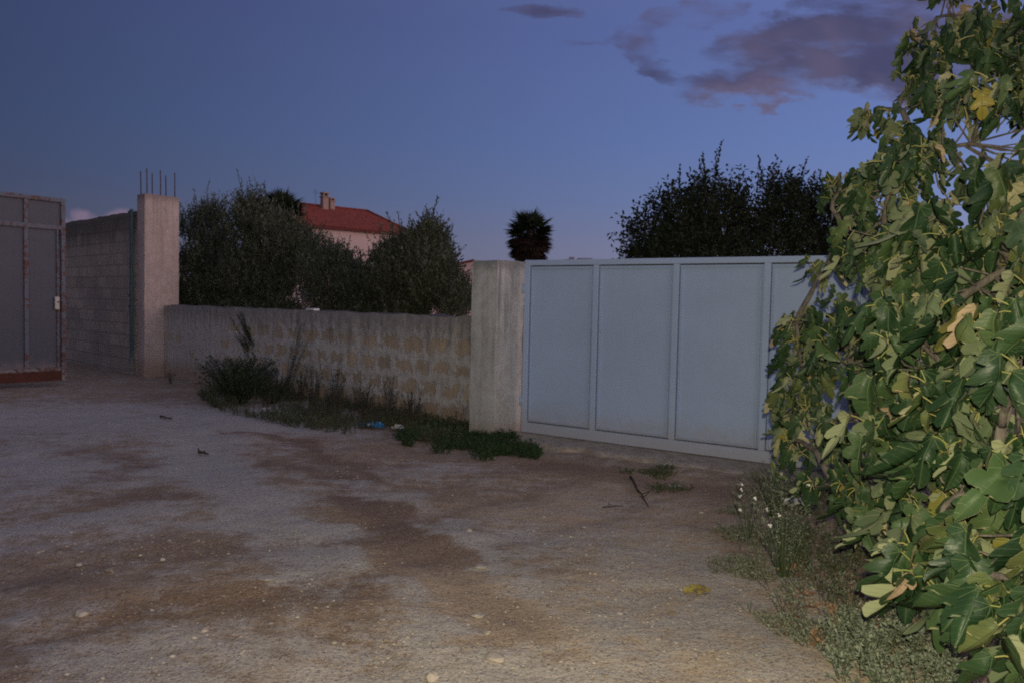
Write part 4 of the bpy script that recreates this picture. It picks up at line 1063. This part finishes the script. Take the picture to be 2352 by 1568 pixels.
for (px, py, Y, rx, ry, dp, wt) in FL:
    c = at(px, py, Y); lb.append((np.array(c) - FB, np.array((rx / F * Y, dp, ry / F * Y)), wt))
# main limbs climb to the lobes, the nearer ones first, each starting on what is already there
skel = [np.array(p) for p in limb((0, 0, 0.1), root_top, n=4, wob=.1)]
order = sorted(range(len(lb)), key=lambda i: np.linalg.norm(lb[i][0] - np.array(root_top)))
for i in order:
    c, r, wt = lb[i]
    sk = np.array(skel); dd_ = np.linalg.norm(sk - c, axis=1) + 0.5 * np.maximum(0, sk[:, 2] - c[2]); j = int(np.argmin(dd_))
    a = sk[j]; pts = limb(a, c, sag=0.08, n=8, wob=0.07)
    L_ = np.linalg.norm(c - a); r0 = min(0.045, 0.014 + 0.018 * L_)
    mbB.tube(pts, [r0 * (1 - 0.55 * k / 8) for k in range(9)], 7)
    skel += [np.array(p) for p in pts[2:]]
sk = np.array(skel)
mbL = MB()
NS = 520
wts = np.array([l[1][0] * l[1][2] * l[2] for l in lb]) ** 0.85; wts /= wts.sum()
for s_ in range(NS):
    k = rf.choice(len(lb), p=wts); c, r, wt = lb[k]
    u = unit(rf.normal(size=3)); u[1] -= 0.25
    tip = c + u * r * rf.random() ** 0.33
    if tip[2] + FB[2] < 0.28: continue
    j = int(np.argmin(np.linalg.norm(sk - tip, axis=1) + rf.random(len(sk)) * .12)); a = sk[j]
    if np.linalg.norm(tip - a) > 0.55: a = tip + (a - tip) * 0.55 / np.linalg.norm(tip - a)
    rr = 0.0042
    mid = (a + tip) / 2 + rf.normal(size=3) * 0.02 - np.array([0, 0, 0.02])
    mbB.tube([a, mid, tip], [rr * 1.6, rr * 1.2, rr * 0.8], 5, cap=False)
    ax = unit(tip - a)
    nl = rf.integers(4, 8)
    for q in range(nl):
        t = 1 - 0.6 * (q / nl); bp = tip * t + mid * (1 - t) if t > .0 else a
        ang = q * 2.4 + rf.random(); o1 = unit(np.cross(ax, [0.3, 0.2, 0.9])); o2 = np.cross(ax, o1)
        out = unit(o1 * math.cos(ang) + o2 * math.sin(ang) + ax * 0.7 * (1 - q / nl) + np.array([0, 0, 0.25]))
        pl = rf.uniform(0.04, 0.105)
        pe = bp + out * pl; rn = rf.random()
        mbL.tube([bp, bp + out * pl * .55 + np.array([0, 0, .006]), pe], [0.0042, 0.0033, 0.0030], 5, 2, False, rn)
        dl = unit(out * 0.5 + np.array([0, 0, -1.0]) * rf.uniform(0.9, 2.8) + rf.normal(size=3) * 0.25)
        nn = unit(out * 0.45 + np.array([-0.05, -0.40 if lb[k][0][1] > -0.5 else -1.1, 0.50]) + rf.normal(size=3) * np.array([1.1, 1.0, .5]))
        sz = rf.uniform(0.12, 0.27) * (1.0 if lb[k][0][1] < 0.5 else 0.68)
        put_leaf(mbL, pe, dl, nn, sz, rn, rf.integers(len(VAR)))
mbB.build('branches', M_figbark, fig)
mbL.build('foliage', [M_ftop, M_funder, M_petiole], fig)
print('fig verts', mbL.n)

# ------------------------------------------------------------------ small plants
M_weed = leafmat('weed_green', [(0, (0.030, 0.045, 0.022)), (0.6, (0.060, 0.085, 0.038)), (1, (0.110, 0.130, 0.075))], 0.6)
M_bush = leafmat('bush_green', [(0, (0.016, 0.026, 0.014)), (1, (0.045, 0.060, 0.030))], 0.7)
M_bright = leafmat('fresh_green', [(0, (0.012, 0.028, 0.009)), (1, (0.036, 0.068, 0.022))], 0.6)
M_dry = leafmat('dry_stalk', [(0, (0.06, 0.048, 0.034)), (1, (0.15, 0.115, 0.075))], 0.9)
M_grey = leafmat('grey_green_leaf', [(0, (0.10, 0.125, 0.080)), (1, (0.24, 0.27, 0.20))], 0.7)
M_white = mat('white_petal', lambda nt: ((0.75, 0.75, 0.72), None, 0), 0.6)

def gz(x, y): return bump_h(x, y)

def weed(mb, x, y, h, n, spreadr, L, W, per=9, mi=0, smi=1, lean=(0, 0), bushy=0.5, origin=(0, 0, 0)):
    """stems from one root with small leaves along them"""
    z0 = gz(x, y)
    for i in range(n):
        a = rng.random() * 6.283; out = rng.random() ** .6 * spreadr; hh = h * rng.uniform(.5, 1.1)
        p0 = Vector((x + math.cos(a) * out * .15, y + math.sin(a) * out * .15, z0 - .01)) - Vector(origin)
        p2 = Vector((x + math.cos(a) * out + lean[0] * hh, y + math.sin(a) * out + lean[1] * hh, z0 + hh)) - Vector(origin)
        p1 = p0.lerp(p2, .55) + Vector((0, 0, hh * .10)); rn = rng.random()
        mb.tube([p0, p1, p2], [0.0022 + .001 * h, 0.0018, 0.001], 3, smi, False, rn)
        t = rng.random(per) ** .7; t = .15 + .85 * t
        P0, P1, P2 = np.array(p0), np.array(p1), np.array(p2)
        B = (1 - t)[:, None] ** 2 * P0 + (2 * t * (1 - t))[:, None] * (2 * P1 - (P0 + P2) / 2) + (t ** 2)[:, None] * P2
        ax = unit(P2 - P0)
        D = unit(rng.normal(size=(per, 3)) * .8 + ax * bushy)
        leaves(mb, B, D, rng.normal(size=(per, 3)) + [0, 0, 1.2], L * rng.uniform(.6, 1.3, per), W * rng.uniform(.6, 1.3, per), mi, .25)

def grow(name, label, cat, px, py, h, n, sr, L, W, mats, per=9, group=None, lean=(0, 0), heads=0, bushy=.5):
    p = ground(px, py); r = empty(name, (p.x, p.y, gz(p.x, p.y))); tag(r, label, cat, group)
    o = tuple(r.location)
    mb = MB(); weed(mb, p.x, p.y, h, n, sr, L, W, per, 0, 1, lean, bushy, origin=o); mb.build('stems_and_leaves', mats, r)
    for i in range(heads):
        mb = MB(); a = rng.random() * 6.283; q = sr * rng.random() ** .5
        c = Vector((math.cos(a) * q + lean[0] * h, math.sin(a) * q + lean[1] * h, h * rng.uniform(.6, 1.08)))
        k = 9
        D = unit(rng.normal(size=(k, 3)) + [0, 0, .3])
        leaves(mb, np.repeat(np.array(c)[None], k, 0), D, rng.normal(size=(k, 3)), 0.015, 0.012, 0, .3)
        mb.build('flower_head', M_white, r)
    return r

# along the low wall
b_ = ground(555, 925)
grow('wild_bush', 'dense dark green bush at the foot of the low wall', 'bush', 548, 925, 0.66, 300, 0.66, 0.034, 0.020, [M_bush, M_bush], per=26, bushy=.3)
grow('wild_bush', 'smaller dark bush touching the right side of the dense dark green bush', 'bush', 625, 925, 0.45, 80, 0.34, 0.030, 0.018, [M_bush, M_bush], per=20, bushy=.3)
grow('tall_weed', 'tall feathery green weed leaning left against the low wall', 'weed', 612, 890, 1.25, 90, 0.26, 0.06, 0.009, [M_bush, M_bush], per=50, lean=(-0.36, 0.1), bushy=1.3)
grow('tall_weed', 'tall dry twiggy weed leaning right in front of the low wall', 'weed', 655, 915, 1.20, 26, 0.22, 0.028, 0.009, [M_bush, M_dry], per=26, lean=(0.30, 0.05), bushy=1.0)
for (px, py, h, lab) in [(690, 930, .42, 'short dry stalk clump in front of the wall, right of the twiggy weed'), (722, 945, .50, 'dark upright stalks in front of the wall, second clump from the twiggy weed'),
                         (772, 958, .56, 'thin dark stalk clump left of the blue plastic'), (835, 972, .36, 'low dark stalk clump directly behind the blue plastic'), (893, 985, .48, 'dry stalks between the blue plastic and the grey pillar'), (948, 990, .34, 'short stalk clump nearest the green grass by the grey pillar')]:
    grow('dry_weed', lab, 'weed', px, py - 8, h * 1.25, 24, 0.17, 0.028, 0.009, [M_bush, M_dry], per=20, group='dark weeds along the low wall', bushy=.8)
grow('dry_weed', 'little weed growing at the left foot of the low wall', 'weed', 392, 868, .28, 14, .12, .03, .010, [M_weed, M_dry], per=9, group='dark weeds along the low wall')

def in_poly(x, y, poly):
    c = False; j = len(poly) - 1
    for i in range(len(poly)):
        xi, yi = poly[i]; xj, yj = poly[j]
        if (yi > y) != (yj > y) and x < (xj - xi) * (y - yi) / (yj - yi) + xi: c = not c
        j = i
    return c
def scatter(poly_px, n, dens=None):
    P = [ground(a, b) for a, b in poly_px]; poly = [(p.x, p.y) for p in P]
    xs_ = [p[0] for p in poly]; ys_ = [p[1] for p in poly]; out = []
    k = 0
    while len(out) < n and k < n * 60:
        k += 1
        x = rng.uniform(min(xs_), max(xs_)); y = rng.uniform(min(ys_), max(ys_))
        if not in_poly(x, y, poly): continue
        if dens is not None and noise.noise(Vector((x * dens[0], y * dens[0], 3.3))) < dens[1] + rng.random() * .25: continue
        out.append((x, y))
    return out
def carpet(name, label, cat, poly, n, h, L, W, mats, per=7, dens=(1.2, -0.25), stems=4, sr=.07):
    mb = MB()
    for (x, y) in scatter(poly, n, dens): weed(mb, x, y, h * rng.uniform(.4, 1.2), stems, sr, L, W, per, 0, 1)
    o = mb.build(name, mats); tag(o, label, cat, kind='stuff'); return o
carpet('wall_weeds', 'low dark weeds carpeting the foot of the low wall', 'weeds', [(450, 905), (560, 880), (700, 905), (1000, 955), (1090, 985), (1060, 1030), (900, 1014), (740, 992), (620, 972), (510, 945)], 1500, .15, .028, .010, [M_weed, M_dry])
carpet('dry_stalks', 'sparse dry upright stalks rising from the weeds at the wall foot', 'weeds', [(560, 920), (700, 915), (1000, 965), (1080, 990), (1000, 1010), (800, 985), (620, 960)], 130, .42, .024, .006, [M_bush, M_dry], per=12, dens=(1.8, -.15), stems=3, sr=.06)
carpet('green_grass', 'fresh green grass and clover at the foot of the grey pillar', 'grass', [(930, 985), (1110, 975), (1185, 1008), (1240, 1045), (1230, 1068), (1120, 1062), (1000, 1040), (900, 1015)], 800, .10, .040, .010, [M_bright, M_bright], per=8, dens=(2.4, -.16))
carpet('sill_weeds', 'sparse dark weeds along the edge of the concrete sill', 'weeds', [(1440, 1080), (1560, 1075), (1640, 1110), (1560, 1130), (1400, 1130), (1380, 1105)], 90, .05, .02, .008, [M_weed, M_dry], dens=(2.5, .02))
carpet('verge_weeds', 'tangled grey green weeds on the verge under the fig tree', 'weeds',
       [(1690, 1110), (1800, 1075), (2100, 1080), (2600, 1150), (2900, 1700), (2300, 1700), (1930, 1560), (1800, 1440), (1740, 1360), (1690, 1270)], 750, .11, .017, .008, [M_grey, M_dry], per=8, dens=(1.6, -.12), stems=4, sr=.09)
carpet('verge_grass', 'dull green undergrowth in the shade of the fig tree', 'weeds',
       [(1790, 1090), (2000, 1090), (2600, 1200), (2700, 1600), (2080, 1560), (1900, 1430), (1800, 1300), (1760, 1180)], 560, .15, .022, .010, [M_weed, M_dry], per=9, dens=(1.3, -.1), stems=4, sr=.09)
carpet('pale_weeds', 'pale grey green leafy weeds at the bottom right corner', 'weeds', [(1880, 1500), (1960, 1450), (2120, 1440), (2260, 1500), (2300, 1640), (1960, 1640)], 130, .12, .022, .013, [M_grey, M_weed], per=9, dens=(1.8, -.1), stems=4, sr=.08)
carpet('edge_sprigs', 'tiny grey sprigs spreading onto the dirt from the verge', 'weeds',
       [(1640, 1180), (1700, 1160), (1760, 1300), (1840, 1420), (1990, 1560), (1880, 1568), (1740, 1440), (1640, 1330)], 230, .045, .014, .008, [M_grey, M_dry], per=6, dens=(2.2, .0))
carpet('wall_top_weeds', 'sparse sprigs on the crest of the tall wall', 'weeds', [(1, 1), (2, 1), (2, 2)], 0, .1, .02, .01, [M_weed, M_dry]) if False else None
grow('flowering_weed', 'slender weed with small white flowers at the left tip of the verge', 'weed', 1718, 1240, .36, 26, .16, .018, .006, [M_grey, M_weed], per=14, heads=4, group='flowering weeds on the verge')
grow('flowering_weed', 'dense grey green weed with white flower dots in the middle of the verge', 'weed', 1800, 1330, .50, 60, .24, .018, .007, [M_grey, M_weed], per=18, heads=5, group='flowering weeds on the verge')
grow('flowering_weed', 'tallest white dotted weed, directly left of the white litter under the fig', 'weed', 1770, 1190, .42, 30, .18, .020, .008, [M_grey, M_weed], per=16, heads=3, group='flowering weeds on the verge')
grow('fig_sapling', 'small bright green shoot standing left of the fig near the gate', 'sapling', 1775, 1155, .36, 4, .06, .085, .035, [leafmat('sapling_leaf', [(0, (0.08, 0.15, 0.03)), (1, (0.16, 0.22, 0.05))], .5), M_weed], per=6, bushy=1.2)
grow('leafy_weed', 'pale grey leafed weed at the bottom edge near the stones', 'weed', 1990, 1545, .20, 26, .20, .022, .013, [M_grey, M_weed], per=10, group='leafy weeds in the lower right corner')
grow('leafy_weed', 'grey leafed weed beside the leaning grey stem', 'weed', 2080, 1480, .22, 24, .18, .024, .014, [M_grey, M_weed], per=10, group='leafy weeds in the lower right corner')

# fallen fig leaves on the verge
M_fallen = mat('fallen_leaf_orange', lambda nt: (nt.mix(nt.smooth(nt.noise(nt.coord('Object'), 12, 4), .3, .7), (0.34, 0.165, 0.085), (0.50, 0.30, 0.16)), nt.noise(nt.coord('Object'), 60, 3), .002), .8)
M_fallen_b = mat('fallen_leaf_brown', lambda nt: (nt.mix(nt.smooth(nt.noise(nt.coord('Object'), 12, 4), .3, .7), (0.12, 0.065, 0.04), (0.25, 0.14, 0.08)), nt.noise(nt.coord('Object'), 60, 3), .002), .8)
M_fallen_y = mat('fallen_leaf_yellow', lambda nt: (nt.mix(nt.smooth(nt.noise(nt.coord('Object'), 9, 4), .35, .6), (0.20, 0.12, 0.05), (0.40, 0.36, 0.06)), nt.noise(nt.coord('Object'), 60, 3), .002), .7)
def fallen(px, py, size, m, rz, label, group=None, lift=.012):
    p = ground(px, py); mb = MB(); co, F_, mi, uv = VAR[int(abs(px * 7 + py)) % len(VAR)]
    mb.add(co * size, F_, 0, True, uv=uv.astype(np.float32))
    o = mb.build('fallen_leaf', m); o.location = (p.x, p.y, gz(p.x, p.y) + lift + .1 * size); o.rotation_euler = (random.uniform(-.15, .25), random.uniform(-.2, .2), rz)
    tag(o, label, 'leaf', group); return o
fallen(1622, 1366, .15, M_fallen_y, 1.9, 'single half yellow half brown fig leaf lying alone on the bare dirt')
random.seed(8)
for (px, py) in [(1865, 1430), (1900, 1415), (1925, 1452), (1880, 1465), (1850, 1395), (1960, 1430), (1985, 1395), (2010, 1450), (2040, 1500), (1975, 1490), (1930, 1500), (1890, 1508), (2060, 1430), (2100, 1460), (2020, 1530), (1820, 1340), (1960, 1350), (2070, 1540), (2130, 1530), (1950, 1545), (1840, 1450), (1905, 1470), (1860, 1490), (1990, 1440), (2030, 1415), (1955, 1475), (2085, 1505), (1870, 1520), (2010, 1485), (2110, 1420)]:
    k = random.random()
    fallen(px + random.uniform(-10, 10), py + random.uniform(-8, 8), random.uniform(.07, .13), M_fallen if k < .6 else M_fallen_b, random.uniform(0, 6.28), ('orange fallen fig leaf among the weeds under the fig tree' if k < .6 else 'dull brown fallen fig leaf among the weeds under the fig tree'), 'fallen fig leaves under the fig tree', .03)

# ------------------------------------------------------------------ stones, litter, twigs
def stone_mesh(mb, c, r, flat=.6, sub=1, rnd=.5, seed=None):
    t = (1 + 5 ** .5) / 2
    v = np.array([(-1, t, 0), (1, t, 0), (-1, -t, 0), (1, -t, 0), (0, -1, t), (0, 1, t), (0, -1, -t), (0, 1, -t), (t, 0, -1), (t, 0, 1), (-t, 0, -1), (-t, 0, 1)], float)
    f = [(0, 11, 5), (0, 5, 1), (0, 1, 7), (0, 7, 10), (0, 10, 11), (1, 5, 9), (5, 11, 4), (11, 10, 2), (10, 7, 6), (7, 1, 8), (3, 9, 4), (3, 4, 2), (3, 2, 6), (3, 6, 8), (3, 8, 9), (4, 9, 5), (2, 4, 11), (6, 2, 10), (8, 6, 7), (9, 8, 1)]
    v = v / np.linalg.norm(v[0])
    for _ in range(sub):
        cache = {}; vl = v.tolist(); nf = []
        def md(a, b):
            k = (min(a, b), max(a, b))
            if k not in cache: m_ = (np.array(vl[a]) + vl[b]); cache[k] = len(vl); vl.append((m_ / np.linalg.norm(m_)).tolist())
            return cache[k]
        for a, b, c_ in f: x, y, z = md(a, b), md(b, c_), md(c_, a); nf += [(a, x, z), (b, y, x), (c_, z, y), (x, y, z)]
        v = np.array(vl); f = nf
    sd = rng.random() * 100 if seed is None else seed
    d_ = np.array([1 + .35 * noise.noise(Vector(p.tolist()) * 1.3 + Vector((sd, 0, 0))) for p in v]) if sub else rng.uniform(.75, 1.2, len(v))
    sc = r * rng.uniform(.75, 1.25, 3); sc[2] = r * flat
    a = rng.random() * 6.28; R = np.array([[math.cos(a), -math.sin(a), 0], [math.sin(a), math.cos(a), 0], [0, 0, 1]])
    mb.add((v * d_[:, None] * sc) @ R.T + np.array(c), f, 0, sub > 1, rnd=rnd)
M_stone = leafmat('pale_stone', [(0, (0.17, 0.13, 0.095)), (0.6, (0.30, 0.25, 0.195)), (1, (0.46, 0.41, 0.34))], .9)
M_bigstone = mat('limestone_chunk', lambda nt: (nt.mix(nt.noise(nt.coord('Object'), 14, 5), (0.26, 0.22, 0.175), (0.44, 0.39, 0.33)), nt.noise(nt.coord('Object'), 40, 4), .006), .9)
mb = MB()
N = 0
for band, (n, r0, r1) in enumerate([(20000, .003, .0085), (3800, .006, .014), (90, .010, .022)]):
    for i in range(n):
        y = 2.2 + (11 if band < 2 else 8) * rng.random() ** 2.1; x = rng.uniform(-.75, .62) * y
        k = noise.noise(Vector((x * .9, y * .9, 4.0))) + .6 * noise.noise(Vector((x * 2.7, y * 2.7, 9)))
        if k < rng.uniform(-.15, .75): continue
        r = rng.uniform(r0, r1); stone_mesh(mb, (x, y, gz(x, y) + r * .15), r, .55, 0 if band < 2 else 1, rnd=rng.random() ** .8)
tag(mb.build('gravel', M_stone), 'loose pale grit and small pebbles on the dirt yard', 'gravel', kind='stuff')
ST = 'pale stones lying on the yard'
for (px, py, r, fl_, lab) in [(1137, 1516, .040, .35, 'flat whitish stone near the bottom centre of the yard'), (1105, 1309, .042, .25, 'thin pale flat stone in the middle of the yard'), (992, 1558, .030, .7, 'round tan stone at the bottom edge of the yard'),
                         (1098, 1420, .030, .3, 'small flat stone between the two pale flat stones'), (1078, 1222, .020, .7, 'round pale pebble farthest out in the open dirt'), (612, 1334, .05, .16, 'long white chalky sliver left of the yard centre'),
                         (188, 1418, .030, .5, 'pale lump in the left part of the yard'), (470, 1452, .018, .6, 'small light pebble on the brown soil patch'), (2262, 1566, .07, .6, 'large grey stone under the fig at the bottom right'), (1690, 1118, .03, .6, 'white pebble on the concrete sill near the fig')]:
    p = ground(px, py); mb = MB(); stone_mesh(mb, (0, 0, 0), r, fl_, 3, seed=px * .1)
    o = mb.build('stone', M_bigstone); o.location = (p.x, p.y, gz(p.x, p.y) + r * fl_ * .45); tag(o, lab, 'stone', ST)

def crumple(name, label, cat, px, py, size, m, z=None, flat=.5, Y=None):
    mb = MB(); n = 9; vs = []; fs = []; sd = px * .01
    for i in range(n):
        for j in range(n):
            u, v = i / (n - 1) - .5, j / (n - 1) - .5
            q = Vector((u * 4 + sd, v * 4, 2))
            vs.append((u * size + size * .25 * noise.noise(q * 1.7), v * size * .8 + size * .25 * noise.noise(q * 1.9 + Vector((5, 5, 5))), size * flat * (.35 + .7 * noise.noise(q * 1.4 + Vector((9, 1, 1)))) ))
    for i in range(n - 1):
        for j in range(n - 1):
            a = i * n + j; fs.append((a, a + n, a + n + 1, a + 1))
    k = len(vs); vs2 = vs + [(x, y, z_ - .002) for x, y, z_ in vs]
    mb.add(vs2, fs + [tuple(i + k for i in f[::-1]) for f in fs], 0, False)
    o = mb.build(name, m)
    p = ground(px, py) if z is None else at(px, py, Y)
    o.location = (p.x, p.y, gz(p.x, p.y) + .01 if z is None else z); tag(o, label, cat); return o
M_blue = mat('blue_plastic', lambda nt: (nt.mix(nt.noise(nt.coord('Object'), 20, 2), (0.02, 0.11, 0.28), (0.05, 0.24, 0.46)), None, 0), .35, .5)
M_dkblue = mat('dark_blue_plastic', lambda nt: (nt.mix(nt.noise(nt.coord('Object'), 20, 2), (0.015, 0.04, 0.09), (0.03, 0.09, 0.16)), None, 0), .35, .5)
M_litter = mat('white_plastic', lambda nt: (nt.mix(nt.noise(nt.coord('Object'), 25, 3), (0.50, 0.49, 0.48), (0.72, 0.71, 0.70)), None, 0), .5)
crumple('plastic_wrapper', 'bright blue crumpled plastic in the weeds by the low wall', 'litter', 867, 986, .14, M_blue, flat=.8)
crumple('plastic_wrapper', 'dark blue plastic scrap left of the bright blue one', 'litter', 840, 983, .17, M_dkblue, flat=.6)
crumple('plastic_wrapper', 'dirty white plastic scrap in the weeds right of the blue plastic', 'litter', 915, 988, .17, M_litter, flat=.55)
crumple('plastic_bag', 'white plastic litter on the verge under the left edge of the fig', 'litter', 1822, 1172, .15, M_litter, flat=.7)
crumple('plastic_bag', 'small flat whitish scrap beside the weeds in front of the gate', 'litter', 1553, 1119, .10, M_litter, flat=.2)
crumple('paper_scrap', 'pale crumpled scrap below the dense dark green bush', 'litter', 612, 940, .09, M_litter, flat=.6)
# white tile scrap on top of the wall
q = wall0 + along * 0; best = None
for k in range(400):
    t = wall0 + along * (WL * k / 400); r = CM.inverted() @ Vector((t.x, t.y, 1.43)); px = 1176 + F * r.x / -r.z
    if best is None or abs(px - 708) < best[0]: best = (abs(px - 708), t)
t = best[1]
mb = MB(); mb.bevbox(-.11, .11, -.07, .05, 0, .035, .006); o = mb.build('tile_scrap', M_litter); o.location = (t.x + perp_w.x * .09, t.y + perp_w.y * .09, 1.432); o.rotation_euler = (0, 0, wrot + .1)
tag(o, 'white scrap lying on top of the low wall', 'scrap')
# twigs
M_twig = mat('twig_bark', bark((0.035, 0.026, 0.02), (0.09, 0.065, 0.05)), .9)
def twig(label, pts_px, r, group=None, lift=.015, side=2, m=M_twig):
    P = [ground(*p) for p in pts_px]; P = [Vector((p.x, p.y, gz(p.x, p.y) + lift)) for p in P]; o0 = P[0].copy(); P = [p - o0 for p in P]
    full = []
    for a, b in zip(P[:-1], P[1:]): full += [a.lerp(b, k / 4) + Vector((rng.normal() * .006, rng.normal() * .006, abs(rng.normal()) * .004)) for k in range(4)]
    full.append(P[-1]); mb = MB(); mb.tube(full, [r * (1 - .6 * k / len(full)) for k in range(len(full))], 6)
    for k in range(side):
        a = full[rng.integers(1, len(full) - 1)]; mb.tube([a, a + Vector((rng.normal() * .06, rng.normal() * .06, .03))], [r * .5, r * .25], 4)
    o = mb.build('twig', m); o.location = o0; tag(o, label, 'twig', group)
twig('dark forked twig lying on the dirt in front of the gate', [(1447, 1098), (1468, 1130), (1489, 1168)], .012, side=4)
twig('short thin twig lying flat left of the forked twig', [(1385, 1168), (1430, 1166)], .008)
twig('dry pale twig lying among the fallen orange leaves', [(1980, 1375), (2090, 1340)], .007, lift=.06)
twig('small dark stick on the pale left part of the yard', [(368, 956), (395, 962)], .016)
twig('small dark stick in the middle left of the yard', [(455, 1038), (478, 1041)], .02)
